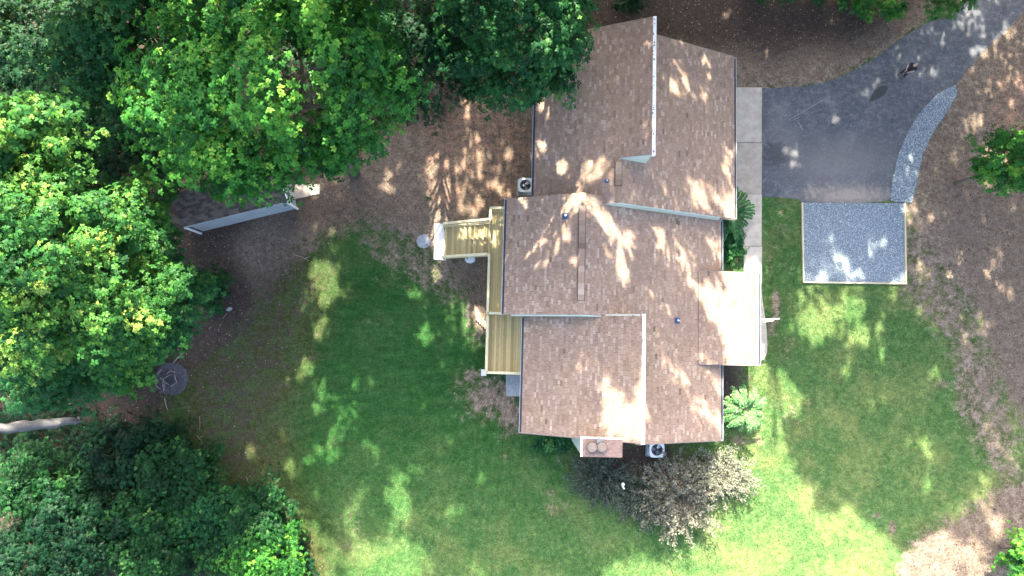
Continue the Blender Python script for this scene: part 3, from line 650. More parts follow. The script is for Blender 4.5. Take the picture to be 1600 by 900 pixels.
c = at(937,690,ZC+.25); b = MB(); b.cyl(c, .15, ZC, ZC+.25, 20); b.build('flue_pipe', M['grille'], chim)
# windows and doors (mostly under the eaves)
def window(u, n, z, wd, ht, face, name='window'):
    a = {'W': (-1, 0), 'E': (1, 0), 'S': (0, -1), 'N': (0, 1)}[face]; b = MB()
    def bx(b, w_, h_, t0, t1, dz=0, ds=0):
        if a[0]: b.hbox(*sorted((u+a[0]*t0, u+a[0]*t1)), n+ds-w_/2, n+ds+w_/2, z+dz-h_/2, z+dz+h_/2)
        else: b.hbox(u+ds-w_/2, u+ds+w_/2, *sorted((n+a[1]*t0, n+a[1]*t1)), z+dz-h_/2, z+dz+h_/2)
    bx(b, wd+.16, ht+.16, .002, .05); o = b.build(name, M['white'], house)
    for s in (-1, 1):
        c = MB(); bx(c, wd/2-.04, ht-.06, .051, .065, ds=s*wd/4); c.build('pane', M['glass'], o)
uw = U_UL+.45
for n in (10.5, 13.5): window(uw, n, 2.6, 1.2, 1.2, 'W')
window(U_ML+.45, 5.6, 2.9, 1.7, 2.0, 'W', 'patio_door'); window(U_LL+.42, -.2, 2.8, 1.7, 1.9, 'W', 'patio_door'); window(U_LL+.42, -2.8, 2.2, 1.1, 1.2, 'W')
for n in (9, 12, 15): window(U_UR-.45, n, 1.4, 1.1, 1.1, 'E')
window(U_MR-.45, 6.2, 1.3, 1.1, 1.1, 'E'); window(U_MR-.45, 2.2, 1.05, .9, 1.8, 'E', 'front_door'); window(U_MR-.45, -2.8, 1.3, 1.2, 1.1, 'E')
window(9.3, N_SR+.35, 1.4, 1.1, 1.1, 'S')
for n in (NP0+.15, 1.3, 2.7, NP1-.15):
    b = MB(); b.hbox(UPO-.22, UPO-.10, n-.06, n+.06, .16, f_po(UPO-.2)-.17); b.build('porch_post', M['white'], house)

# porch slab with rounded corner
b = MB(); pl = [(1140,446),(1188.5,446),(1190,470),(1194,495),(1196.5,515),(1197.5,540),(1196.5,552),(1192.5,561),(1186,566),(1176,568),(1140,568)]
b.prism([xy(q[0], q[1]) for q in pl], -.1, .15); o = b.build('porch_slab', M['concrete']); tag(o, 'beige concrete porch slab with a rounded corner east of the house', 'slab')
# flag bracket reaching out from the porch fascia
fr = empty('wall_bracket', (*at(1188, 500, 2.55)[:2], 2.3), 'white slim bracket with a scalloped edge sticking out from the bright porch roof', 'bracket')
a = at(1187, 499, 2.35); c = at(1218, 498, 2.35)
b = MB(); b.bar(a, c, .05); b.build('arm', M['white'], fr)
b = MB()
for k in range(5):
    q = at(1194+k*3.3, 501.5-.3*k, 2.33); b.box(q, (.10, .16-.018*k, .02), .5)
b.build('bunting', M['white'], fr)

# ------------------------------------------------------------------ DECK
ZD, ZR = 1.8, 2.78
u0, nA = un(766.5, 324.5, ZR); _, nB = un(768, 490, ZR); uL, nC = un(759.5, 582, ZR)
deck = empty('wooden_deck', hp(.0, 3, 0), 'new yellowish pine deck on two joined platforms along the west side of the house', 'deck')
uE, uE2 = U_ML+.44, U_LL+.40
def plank_field(ua, ub, n0, n1, z, parent, wd=.138, name='plank'):
    u = ua
    while u < ub-.02:
        e2 = min(u+wd, ub); b = MB(); b.hbox(u, e2-.007, n0, n1, z-.035, z+random.random()*.004, random.random()); b.build(name, M['deck'], parent); u += wd+.001
plank_field(u0-.05, uE, nB+.02, nA+.02, ZD, deck); plank_field(uL-.05, uE2, nC-.02, nB, ZD-.02, deck)
for n in np.arange(nC+.1, nA, .55):
    b = MB(); b.hbox(uL if n < nB else u0, (uE2 if n < nB else uE), n-.02, n+.02, ZD-.24, ZD-.06, .3); b.build('joist', M['deck'], deck)
b = MB(); b.hbox(uL-.09, uL-.052, nC-.03, nB-.02, ZD-.25, ZD, .5); b.build('rim_board', M['rail'], deck)
b = MB(); b.hbox(u0-.09, u0-.052, nB+.02, nA+.03, ZD-.25, ZD, .5); b.build('rim_board', M['rail'], deck)
bal_me = {}
def rail_run(p0, p1, parent, z0f, zcap=.95, gaps=(), cap_w=.14):
    """p0,p1 = (u,n,zfloor) ends"""
    a, c = Vector(hp(p0[0], p0[1], p0[2]+zcap)), Vector(hp(p1[0], p1[1], p1[2]+zcap)); L = (c-a).length
    b = MB(); b.bar(a, c, cap_w, .038, random.random()); b.build('rail_cap', M['rail'], parent)
    dz = Vector((0, 0, 1))
    for h in (.85, .10):
        b = MB(); b.bar(a-dz*(zcap-h), c-dz*(zcap-h), .038, .085, random.random()); b.build('rail_beam', M['rail'], parent)
    off = root_off(parent); key = 'bal'
    if key not in bal_me:
        q = MB(); q.box((0, 0, 0), (.036, .036, .86)); o = q.build('baluster', M['rail'], None); bal_me[key] = o.data; bpy.data.objects.remove(o)
    n = int(L/.135)
    for k in range(1, n):
        p_ = a.lerp(c, k/n)-dz*(zcap-.46); o = link('baluster', bal_me[key], parent, p_-off)
def post(u, n, z0, z1, parent):
    b = MB(); b.hbox(u-.045, u+.045, n-.045, n+.045, z0, z1, random.random()); b.build('post', M['rail'], parent)
nS0, nS1 = un(763, 396, ZR)[1], un(763, 343, ZR)[1]
rail_run((u0, nA, ZD), (uE, nA, ZD), deck, ZD); rail_run((u0, nA, ZD), (u0, nS1, ZD), deck, ZD); rail_run((u0, nS0, ZD), (u0, nB, ZD), deck, ZD); rail_run((u0, nB+.03, ZD), (uE-.02, nB+.03, ZD), deck, ZD)
# cap continues over the stair opening's lintel line only as posts
rail_run((uL, nB-.16, ZD), (uL, nC, ZD), deck, ZD); rail_run((uL, nC, ZD), (uE2, nC, ZD), deck, ZD)
for (u, n) in ((u0, nA), (u0, nS1), (u0, nS0), (u0, nB), (uL, nB-.16), (uL, nC), (uL, (nB+nC)/2), (u0, (nS0+nB)/2), (uE2-.1, nC)): post(u, n, 0, ZR-.03, deck)
# stairs
st = empty('deck_stairs', hp(u0-1.4, (nS0+nS1)/2, 0), 'new pine staircase with railings from the narrow deck platform to a white pad', 'stairs')
nst = 9; run = (u0-.1-un(694,375,.3)[0])/nst; 
for k in range(nst):
    z = ZD-(k+1)*ZD/(nst+1); ua = u0-.1-(k+1)*run
    for h in range(2):
        b = MB(); b.hbox(ua+h*run/2, ua+(h+1)*run/2-.008+.02*h, nS0+.06, nS1-.06, z-.035-.001*h, z-.001*h, random.random()); b.build('tread', M['deck'], st)
ue = u0-.1-nst*run
for n in (nS0+.03, nS1-.03):
    b = MB(); b.add([hp(a_, n+s, z) for s in (-.02, .02) for a_, z in ((u0-.1, ZD-.05), (u0-.1, ZD-.42), (ue+.1, 0), (ue-.05, 0), (ue-.05, .12))], [(0, 1, 2, 3, 4), (9, 8, 7, 6, 5), (0, 5, 6, 1), (1, 6, 7, 2), (2, 7, 8, 3), (3, 8, 9, 4), (4, 9, 5, 0)]); b.build('stringer', M['rail'], st)
    nn_ = n-.05 if n < (nS0+nS1)/2 else n+.05
    rail_run((ue, nn_, .12), (u0-.1, nn_, ZD), st, 0); post(ue, nn_, 0, 1.05, st); post((ue+u0)/2, nn_, 0, ZD/2+.92, st)
b = MB(); b.prism([xy(*q) for q in ((679.5,349),(692,350),(697,376),(697,407),(677.5,405.5))], -.08, .06); o = b.build('landing_pad', M['pale_concrete']); tag(o, 'narrow white concrete pad at the foot of the deck stairs', 'pad')
b = MB(); b.prism([xy(735+8*math.cos(a_), 406+5.5*math.sin(a_)) for a_ in np.linspace(0, 6.283, 18, endpoint=False)], 0, .30); o = b.build('plastic_basin', M['plastic']); tag(o, 'pale blue upturned plastic basin on the soil just below the stair railing', 'basin')
b = MB(); b.prism([xy(662+11*math.cos(a_)*random.uniform(.92, 1.06), 377+11*math.sin(a_)*random.uniform(.92, 1.06)) for a_ in np.linspace(0, 6.283, 20, endpoint=False)], -.05, .02); o = b.build('stepping_stone', M['stone']); tag(o, 'round blue grey stepping stone left of the white stair pad', 'stone')
# reddish steps under the deck
rs = empty('lumber_stack', (*xy(750, 492), 0), 'reddish lumber boards leaning under the edge of the deck', 'lumber')
for k in range(7):
    a_ = xy(742+k*2.6, 476+k*4.2); b = MB(); b.bar((*a_, .10), (a_[0]+.12, a_[1]-.95+.06*k, .12), .075, .05, random.random()); b.build('board', M['redwood'], rs)
b = MB(); b.prism([xy(*q) for q in ((790,584),(822,584),(822,619),(791,619))], -.05, .06); o = b.build('concrete_pad', M['stone']); tag(o, 'dark grey concrete pad beside the house just below the lower deck', 'pad')
b = MB(); b.prism([xy(*q) for q in ((752,577),(760,577),(760,587),(752,587))], 0, .3); o = b.build('splash_block', M['pale_concrete']); tag(o, 'small pale concrete block at the outer corner of the lower deck', 'block')

# ------------------------------------------------------------------ AC units
def ac_unit(px_, py_, wpx, label):
    c = at(px_, py_, .86); s = wpx*(HCAM-.86)/FPX/2
    r_ = empty('air_conditioner', (c[0], c[1], 0), label, 'air conditioner', 'outdoor cooling units beside the house')
    x, y = float(c[0]), float(c[1])
    b = MB(); b.box((x, y, .05), (s*2.3, s*2.3, .08), -YAW); b.build('base_pad', M['stone'], r_)
    b = MB()
    for sx, sy in ((1, 0), (-1, 0), (0, 1), (0, -1)): b.box((x+sx*s*.93, y+sy*s*.93, .45), (.03 if sx else s*1.8, .03 if sy else s*1.8, .73), 0)
    cab = b.build('cabinet', M['grille'], r_)
    b = MB()
    for k in range(9):
        for sx, sy in ((1, 0), (-1, 0), (0, 1), (0, -1)):
            b.box((x+sx*s*.96, y+sy*s*.96, .14+k*.075), (.012 if sx else s*1.8, .012 if sy else s*1.8, .03), -YAW)
    b.build('louvres', M['metal'], cab, kind='stuff')
    # top panel: rounded square ring
    me_b = MB(); N = 40; outer = []; inner = []
    for k in range(N):
        a_ = 2*math.pi*k/N; ca, sa = math.cos(a_), math.sin(a_); q = (abs(ca)**5+abs(sa)**5)**(-1/5)
        outer.append((x+s*q*ca, y+s*q*sa)); inner.append((x+s*.76*ca, y+s*.76*sa))
    vs = [(p[0], p[1], .82) for p in outer]+[(p[0], p[1], .88) for p in outer]+[(p[0], p[1], .88) for p in inner]+[(p[0], p[1], .72) for p in inner]
    fs = [(i+o_*N, (i+1) % N+o_*N, (i+1) % N+(o_+1)*N, i+(o_+1)*N) for o_ in range(3) for i in range(N)]
    me_b.add(vs, fs); me_b.build('top_panel', M['metal'], r_)
    b = MB(); b.cyl((x, y), s*.75, .60, .62, 28); b.build('fan_well', M['dark_metal'], r_)
    hub = MB(); hub.cyl((x, y), s*.2, .62, .76, 16); h_ = hub.build('fan', M['dark_metal'], r_)
    for k in range(3):
        a_ = k*2.094+.9; b = MB(); P0 = [(.18, -.10, .70), (.66, -.28, .66), (.70, .22, .73), (.2, .16, .73)]
        q = [(x+s*(p[0]*math.cos(a_)-p[1]*math.sin(a_)), y+s*(p[0]*math.sin(a_)+p[1]*math.cos(a_)), p[2]) for p in P0]
        b.slab(q, .012); b.build('fan_blade', M['grille'] if k else M['metal'], h_)
    for rr in (.3, .55, .74):
        b = MB(); b.tube([(x+s*rr*math.cos(t_), y+s*rr*math.sin(t_), .865) for t_ in np.linspace(0, 6.283, 28)], .004, 4, cap=False); b.build('guard_ring', M['dark_metal'], r_)
    b = MB()
    for k in range(12):
        a_ = k*math.pi/6; b.tube([(x+s*.1*math.cos(a_), y+s*.1*math.sin(a_), .866), (x+s*.76*math.cos(a_), y+s*.76*math.sin(a_), .866)], .004, 4)
    b.build('guard_wires', M['dark_metal'], r_, kind='stuff')
ac_unit(821, 289, 23, 'square white topped cooling unit by the west wall above the narrow deck')
ac_unit(1026.5, 703, 23, 'square pale blue topped cooling unit at the south wall right of the chimney')

# ------------------------------------------------------------------ shed
P = [at(288,354,2.2), at(448,315,2.2)]; d_ = Vector(P[1]-P[0]); Ls = d_.length; ang = math.atan2(d_.y, d_.x)
shed = empty('garden_shed', (P[0][0], P[0][1], 0), 'long low shed with dark roof and white siding half hidden under the bright green tree', 'shed'); shed.rotation_euler = (0, 0, ang)
def sbuild(b, name, mat, kind=None, parent=None):
    me = bpy.data.meshes.new(name); me.from_pydata(b.v, [], b.f); a = me.attributes.new('tint', 'FLOAT', 'FACE'); a.data.foreach_set('value', np.array(b.t, np.float32)); me.materials.append(mat)
    o = link(name, me, parent or shed)
    if kind: o['kind'] = kind
    return o
DW = 3.4; RZ = 3.1
b = MB(); b.add([(0.1, .1, 0), (Ls-.1, .1, 0), (Ls-.1, DW-.1, 0), (.1, DW-.1, 0), (.1, .1, 2.12), (Ls-.1, .1, 2.12), (Ls-.1, DW-.1, 2.12), (.1, DW-.1, 2.12), (.1, DW/2, RZ-.12), (Ls-.1, DW/2, RZ-.12)],
                [(0, 1, 5, 4), (2, 3, 7, 6), (1, 2, 6, 9, 5), (3, 0, 4, 8, 7), (4, 5, 9, 8), (6, 7, 8, 9)]); sbuild(b, 'wall', M['shedwhite'])
n = int(Ls/.28)
for k in range(n):
    x0 = .1+k*(Ls-.2)/n; b = MB(); b.box((x0+.135, .085, 1.07), (.25, .03, 2.1)); sbuild(b, 'siding_panel', M['shedwhite'])
n = 10
for k in range(n):
    y0 = .1+k*(DW-.2)/n; b = MB(); zt = 2.1+(RZ-.2-2.1)*(1-abs((y0+.16)-DW/2)/(DW/2)); b.box((Ls-.085, y0+.15, zt/2), (.03, .28, zt)); sbuild(b, 'siding_panel', M['shedwhite'])
for s in (0, 1):
    y0, y1 = (0, DW/2) if s == 0 else (DW, DW/2); b = MB(); b.slab([(-.1, y0, 2.15), (Ls+.05, y0, 2.15), (Ls+.05, y1, RZ), (-.1, y1, RZ)] if s == 0 else [(-.1, y1, RZ-.002), (Ls+.05, y1, RZ-.002), (Ls+.05, y0, 2.15), (-.1, y0, 2.15)], .06); ro = sbuild(b, 'roof', M['shedroof'])
    b = MB(); nc = 12
    for c in range(nc):
        ya, yb = y0+(y1-y0)*c/nc, y0+(y1-y0)*(c+1)/nc; za, zb = 2.15+(RZ-2.15)*c/nc+.02, 2.15+(RZ-2.15)*(c+1)/nc+.004; x0 = -.1-random.random()*.3
        while x0 < Ls+.05:
            xa, xb = max(x0, -.1), min(x0+.29, Ls+.05); x0 += .3
            if xb-xa < .03: continue
            q = [(xa, ya, za), (xb, ya, za), (xb, yb, zb), (xa, yb, zb), (xa, ya, za-.025), (xb, ya, za-.025)]; b.add(q, [(0, 1, 2, 3), (4, 5, 1, 0)] if s == 0 else [(3, 2, 1, 0), (0, 1, 5, 4)], random.random())
    sbuild(b, 'shingles', M['shedroof'], 'stuff', ro)
b = MB(); b.box((Ls+.06, DW/4, (2.15+RZ)/2+.02), (.05, .1, .1)); b.bar((Ls+.07, -.02, 2.15), (Ls+.07, DW/2, RZ), .04, .14); b.bar((Ls+.07, DW+.02, 2.15), (Ls+.07, DW/2, RZ), .04, .14); sbuild(b, 'rake_trim', M['white'])
b = MB(); b.box((Ls/2, -.03, 2.1), (Ls+.1, .05, .12)); sbuild(b, 'eave_trim', M['shedwhite'])
b = MB(); b.box((-.03, -.03, 1.05), (.1, .1, 2.1)); sbuild(b, 'corner_trim', M['white']); b = MB(); b.box((Ls-.05, .04, 1.05), (.1, .1, 2.1)); sbuild(b, 'corner_trim', M['white'])
b = MB(); b.prism([xy(*q) for q in ((457,312),(500,303),(500,288),(462,288))], -.05, .05); o = b.build('shed_apron', M['concrete']); tag(o, 'small beige concrete apron at the right end of the shed', 'slab')

# ------------------------------------------------------------------ foliage machinery
def rosettes(C, Nn, size, tint, leaves=5, width=.30, rg=rng, droop=.25):
    n = len(C); Nn = Nn/np.linalg.norm(Nn, axis=1, keepdims=True)
    A = np.cross(Nn, rg.normal(size=(n, 3))); A /= np.linalg.norm(A, axis=1, keepdims=True)+1e-9; B = np.cross(Nn, A)
    th = np.arange(leaves)*2*math.pi/leaves; th = th[None]+rg.uniform(0, 6.3, (n, 1))+rg.normal(0, .18, (n, leaves))
    L = size[:, None]*rg.uniform(.75, 1.15, (n, leaves))
    d = A[:, None]*np.cos(th)[..., None]+B[:, None]*np.sin(th)[..., None]; pr = -A[:, None]*np.sin(th)[..., None]+B[:, None]*np.cos(th)[..., None]
    L3 = L[..., None]; up = Nn[:, None]; c = C[:, None]
    v0 = c+d*L3*.04; v1 = c+d*L3*.55+pr*L3*width+up*L3*.06; v2 = c+d*L3-up*L3*droop*rg.uniform(.2, 1.6, (n, leaves, 1)); v3 = c+d*L3*.55-pr*L3*width+up*L3*.06
    V = np.stack([v0, v1, v2, v3], 2).reshape(-1, 3); F = np.arange(len(V)).reshape(-1, 4)
    T = np.clip(np.repeat(tint, leaves)+rg.normal(0, .06, n*leaves), 0, 1)
    return V, F, T
def crown_points(cx, cy, z0, z1, Rr, nclump, ros, cr, rg, lo=-.35, squash=.65, shell=.55, stretch=(1, 1)):
    cz = z0+(z1-z0)*.45; ax = np.array([Rr*stretch[0], Rr*stretch[1], (z1-z0)*.55])
    lob = rg.normal(size=(9, 3)); lob[:, 2] = np.abs(lob[:, 2])*.6; lob /= np.linalg.norm(lob, axis=1, keepdims=True)
    d = rg.normal(size=(nclump*3, 3)); d /= np.linalg.norm(d, axis=1, keepdims=True); d = d[d[:, 2] > lo][:nclump]
    lf = .58+.42*np.clip((d@lob.T).max(1), 0, 1)**3.5
    rad = lf*(shell+(1-shell)*rg.uniform(0, 1, len(d))**.5)
    CC = np.array([cx, cy, cz])+d*ax*rad[:, None]
    ct = rg.normal(.40, .19, len(d)); crs = cr*rg.uniform(.6, 1.35, len(d))  # random clump tone, spread widened to imitate self-shaded parts of the crown
    e = rg.normal(size=(len(d), ros, 3)); e /= np.linalg.norm(e, axis=2, keepdims=True); e[..., 2] = np.abs(e[..., 2])*1.0-.25*(rg.random((len(d), ros)) < .4)
    r = crs[:, None, None]*(.45+.65*rg.uniform(0, 1, (len(d), ros, 1))**.6)
    dh = np.array(d); dh = dh+rg.normal(0, .35, dh.shape); dh[:, 2] -= .15; dh /= np.linalg.norm(dh, axis=1, keepdims=True)
    e2 = e+dh[:, None]*((e*dh[:, None]).sum(2, keepdims=True))*rg.uniform(.2, 1.3, (len(d), 1, 1))
    P = CC[:, None]+e2*r*np.array([1, 1, squash])*.88; Nn = e*.8+np.array([0, 0, .75])+rg.normal(0, .35, e.shape)
    T = ct[:, None]+rg.normal(0, .10, (len(d), ros))+.10*e[..., 2]+(rg.random((len(d), ros)) < .05)*.35
    return CC, P.reshape(-1, 3), Nn.reshape(-1, 3), T.reshape(-1), np.array([cx, cy, cz])
def limbs(b, foot, cen, CC, rt, zfork, rg, nl=12):
    top = Vector((cen[0], cen[1], cen[2]+.35*(CC[:, 2].max()-cen[2]))); foot = Vector(foot)
    pts = []
    for k in range(7):
        t = k/6; q = foot.lerp(top, t); q += Vector((rg.normal(0, .12), rg.normal(0, .12), 0))*(1 if 0 < k else 0); pts.append(q)
    b.tube(pts, [rt*(1.25 if k == 0 else 1-.13*k) for k in range(7)], 9)
    ids = rg.choice(len(CC), min(nl, len(CC)), replace=False)
    for i in ids:
        t = rg.uniform(zfork, .98); k = min(5, int(t*6)); s0 = pts[k].lerp(pts[k+1], t*6-k); e0 = Vector(CC[i]); m = s0.lerp(e0, .5)+Vector((0, 0, .12*(e0-s0).length)); m2 = s0.lerp(e0, .75)+Vector((rg.normal(0, .15), rg.normal(0, .15), .08*(e0-s0).length))
        b.tube([s0, m, m2, e0], [rt*.38, rt*.24, rt*.14, rt*.05], 6)
        for _ in range(2):
            e1 = Vector(CC[rg.integers(len(CC))]); 
            if (e1-m).length < 3: b.tube([m, m.lerp(e1, .5)+Vector((0, 0, .1)), e1], [rt*.16, rt*.1, rt*.03], 5)
ntri = 0
def tree(name, label, cat, px_, py_, zref, Rr, z0, z1, mat, nclump, ros, cr, leaf, seed, group=None, foot=None, rt=.22, carve=True, leaves=5, lo=-.35, stretch=(1, 1), xyw=None, squash=.65, shell=.55, width=.30, bark='bark', tb=0, keepfn=None):
    rg = np.random.default_rng(seed)
    cx, cy = xyw if xyw else xy(px_, py_, zref); fx, fy = foot if foot else (cx, cy)
    r_ = empty(name, (fx, fy, 0), label, cat, group)
    CC, P, Nn, T, cen = crown_points(cx, cy, z0, z1, Rr, nclump, ros, cr, rg, lo, squash, shell, stretch)
    k = np.ones(len(P), bool)
    if carve: k &= ~(sunny(P, 5.0 if name == 'oak_tree' and leaf > .4 else 1.5, leaf*.55) & (rg.random(len(P)) > (.07 if leaf > .4 else 0))); k &= ~((leaf > .4) & (np.sin(P[:, 0]*1.9+seed)+np.sin(P[:, 1]*1.7)+np.sin(P[:, 2]*2.1+seed*.7)+np.sin((P[:, 0]-P[:, 2])*.9) > 2.35))  # leaves over wanted sun spots are cut; waves open further gaps
    k &= ~((leaf > .4) & sunny(P, 3.0, leaf*.4, True))
    k &= P[:, 2] > .15
    qa, qb = proj(P); k &= ~inpoly(qa, qb, [(262,326),(280,300),(318,300),(346,316),(392,328),(392,352),(300,368),(266,352)])
    k &= ~inpoly(qa, qb, [(-60,652),(124,640),(126,668),(-60,688)])
    k &= ~inpoly(qa, qb, [(238,572),(290,560),(300,622),(250,630)]); k &= P[:, 2] > hh(P)+.25
    if keepfn is not None: k &= keepfn(P)
    P, Nn, T = P[k], Nn[k], T[k]
    V, F, T2 = rosettes(P, Nn, leaf*rg.uniform(.7, 1.25, len(P)), T+tb, leaves, width, rg)
    global ntri; ntri += 2*len(F)
    npmesh('crown', V, F, T2, LM[mat], r_)
    b = MB(); limbs(b, (fx, fy, -.1), cen, CC, rt, .35 if leaf < .4 else .6, rg, 14 if leaf < .4 else 7); b.build('trunk', M[bark], r_, smooth=True)
    return r_
LEFTG = 'trees of the wood on the left'
tree('maple_tree', 'huge bright green star leaved tree in the upper left hanging over the shed', 'tree', 415, 118, 15, 5.5, 7.5, 19.5, 'bright', 370, 70, .85, .16, 1, LEFTG, rt=.32, shell=.62)
tree('maple_tree', 'leafy tree at the top centre whose branches reach over the house roof edge', 'tree', 805, 35, 10, 4.2, 4.5, 14, 'deep', 190, 70, .75, .155, 2, LEFTG, rt=.25, stretch=(1.12, .95))
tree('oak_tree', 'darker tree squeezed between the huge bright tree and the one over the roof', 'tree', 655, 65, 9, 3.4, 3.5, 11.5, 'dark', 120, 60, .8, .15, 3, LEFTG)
tree('poplar_tree', 'broad yellow green tree filling the left edge halfway down', 'tree', 62, 408, 15, 4.3, 7, 18.5, 'lime', 260, 72, .8, .15, 4, LEFTG, rt=.32, shell=.62)
tree('poplar_tree', 'mid green tree right of the yellow green one, reaching towards the shed', 'tree', 225, 470, 8, 2.7, 3, 11, 'deep', 110, 66, .75, .15, 5, LEFTG)
tree('poplar_tree', 'bright tree cut by the left edge in the upper left', 'tree', -5, 240, 16, 2.5, 9, 19, 'lime', 70, 70, .75, .18, 6, LEFTG)
tree('hickory_tree', 'tall loose crowned tree at the top left with bare pale twigs', 'tree', 215, 60, 12, 4.1, 5, 15, 'deep', 140, 64, .85, .17, 7, LEFTG, rt=.26, tb=.05)
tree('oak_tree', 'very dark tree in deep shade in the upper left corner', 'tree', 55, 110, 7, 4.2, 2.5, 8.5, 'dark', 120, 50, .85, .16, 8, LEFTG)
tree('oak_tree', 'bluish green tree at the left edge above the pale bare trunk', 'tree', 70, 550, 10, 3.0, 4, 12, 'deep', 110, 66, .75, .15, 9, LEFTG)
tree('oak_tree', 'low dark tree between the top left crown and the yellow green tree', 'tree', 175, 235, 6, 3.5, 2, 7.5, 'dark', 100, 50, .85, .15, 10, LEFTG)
tree('poplar_tree', 'pale leaved tree top just left of the shed roof', 'tree', 180, 322, 11, 1.6, 5, 13, 'lime', 40, 64, .7, .15, 12, LEFTG, rt=.14, foot=xy(235, 400, 0))
tree('oak_tree', 'dark crown filling the very top left corner', 'tree', 5, 20, 7, 3.2, 2.5, 8.5, 'dark', 90, 50, .85, .16, 13, LEFTG)
SH = 'shrubs of the understorey in the lower left'
for i, (a, c, r, z, mt, lb) in enumerate([
    (55, 765, 2.5, 4.0, 'shrub', 'leafy shrub at the left edge just below the pale bare trunk'),
    (190, 715, 2.2, 3.4, 'dark', 'dark shrub right of the end of the pale bare trunk'),
    (275, 745, 2.3, 3.6, 'shrub', 'green shrub below the ring of ash and sticks'),
    (110, 830, 2.8, 5.0, 'dark', 'dark shrub near the bottom left corner'),
    (225, 840, 2.6, 4.2, 'shrub', 'round leaved shrub left of the dark gap at the bottom edge'),
    (395, 805, 2.1, 3.6, 'shrub', 'green shrub bordering the lawn at lower left'),
    (420, 878, 2.3, 3.8, 'bright', 'brighter shrub at the bottom edge beside the lawn'),
    (20, 890, 2.4, 5.0, 'dark', 'shrub filling the very bottom left corner'),
    (310, 800, 1.6, 3.2, 'deep', 'small dense shrub between the two lawn side shrubs'),
    (355, 862, 1.1, 2.4, 'shrub', 'low shrub at the right side of the dark gap at the bottom edge'),
    (245, 690, 1.3, 2.0, 'dark', 'low dark shrub directly under the fire ring')]):
    tree('shrub', lb, 'shrub', a, c, z*.6, r, .1, z, mt, int(24*r*r/1.6)+10, 60, .6, .12, 30+i, SH, rt=.06, lo=-.2, squash=.7, shell=.5, tb=-.20 if i != 6 else -.04)  # negative tint offset paints shade into the understorey leaves
tree('shrub', 'low green shrub at the foot of the slope below the left corner of the shed', 'shrub', 325, 455, 1, 1.25, .1, 2.0, 'shrub', 26, 40, .5, .14, 50, SH, rt=.05, lo=-.1)
tree('shrub', 'flat bright green shrub along the woods edge above the fire ring', 'shrub', 195, 560, 1.5, 1.9, .2, 3.0, 'bright', 40, 40, .6, .15, 51, SH, rt=.05, lo=-.1)
RG = 'young trees and shrubs on the right'
tree('young_maple', 'bright young tree cut by the right edge above the middle', 'tree', 1585, 252, 5, 1.75, 2.2, 7, 'bright', 60, 42, .55, .15, 60, RG, rt=.10)
tree('young_maple', 'bright young tree at the top edge beside the driveway bend', 'tree', 1500, -26, 5, 1.25, 2.4, 6, 'bright', 34, 40, .5, .15, 61, RG, rt=.08, foot=xy(1500, -25, 0))
tree('shrub', 'bright shrub in the bottom right corner', 'shrub', 1603, 868, 2, 1.1, .2, 3.5, 'bright', 34, 40, .5, .15, 62, RG, rt=.05, carve=False)
for i, (a, c, r) in enumerate([(1392, 14, .75), (1350, 5, .8), (1320, -6, .7), (1180, -16, .9), (1235, -18, .8), (1278, -14, .7)]):
    lb = ['low shrub at the top edge, rightmost of the row before the driveway', 'low shrub at the top edge second from the driveway', 'low shrub at the top edge third from the driveway', 'low shrub at the top edge nearest the roof peak', 'low shrub at the top edge, second from the roof peak', 'low shrub at the top edge in the middle of the row'][i]
    tree('shrub', lb, 'shrub', a, c, .5, r, .05, 1.0, 'bright' if i < 2 else 'shrub', 16, 34, .35, .12, 70+i, RG, rt=.03, lo=-.05)
tree('shrub', 'leafy ground shrub between the house wall and the walkway below the fern', 'shrub', 1146, 392, .4, 1.0, .02, .75, 'deep', 46, 44, .33, .10, 80, None, rt=.02, lo=-.05, stretch=(.55, 1.5))
tree('shrub', 'low dark green shrub at the south wall left of the chimney', 'shrub', 858, 690, .3, 1.0, .02, .8, 'deep', 24, 36, .35, .10, 81, None, rt=.03, lo=-.05, stretch=(1.2, .5))
tree('shrub', 'low flowering bush behind the top edge of the upper roof', 'shrub', 985, 2, .3, .9, .02, .8, 'dark', 18, 36, .35, .12, 82, None, rt=.03, lo=-.05)
# unseen trees added beyond the top edge: crowns placed and cut to shape the dapples
BG = 'tall unseen trees added for shade beyond the top edge'
def offframe(P):
    a, c = proj(P); return (c < -14) | (a < -20) | (a > 1620)
k = 0
FRONT = [(-27.5, 18, 4.0, 12, 25), (-21.5, 18, 4.0, 12, 26), (-15.5, 18.0, 3.7, 12, 23.5), (-10, 17.6, 3.9, 12, 26.5), (-4.2, 17.4, 4.6, 13, 31), (1.8, 17.4, 4.8, 13, 31), (8.0, 17.5, 4.8, 13, 30), (14.3, 17.8, 4.8, 13, 29), (20.6, 17.6, 4.8, 13, 29), (26.8, 18, 4.7, 13, 28.5), (33, 17.6, 4.6, 12, 27)]
BACK = [(-16.5, 28, 4.2, 8, 25), (-9.5, 28, 4.2, 8, 26), (-3.2, 28.4, 4.6, 6, 26), (3.2, 28.0, 4.8, 5, 27), (9.6, 28.6, 4.8, 5, 27), (16.0, 28.2, 4.8, 5, 27), (22.5, 28.6, 4.8, 5, 27), (29, 28, 4.8, 5, 26), (36, 26, 4.6, 5, 25), (38.5, 12, 4.0, 5, 19), (39, 2, 3.6, 5, 16)]
ORD = 'first second third fourth fifth sixth seventh eighth ninth tenth eleventh'.split()
FAR = [(-6, 34, 4.5, 5, 22), (2, 34, 4.8, 5, 22), (9.5, 34, 4.8, 5, 22), (17, 34, 4.8, 5, 22), (24.5, 34, 4.8, 5, 22), (32, 33, 4.8, 5, 22)]
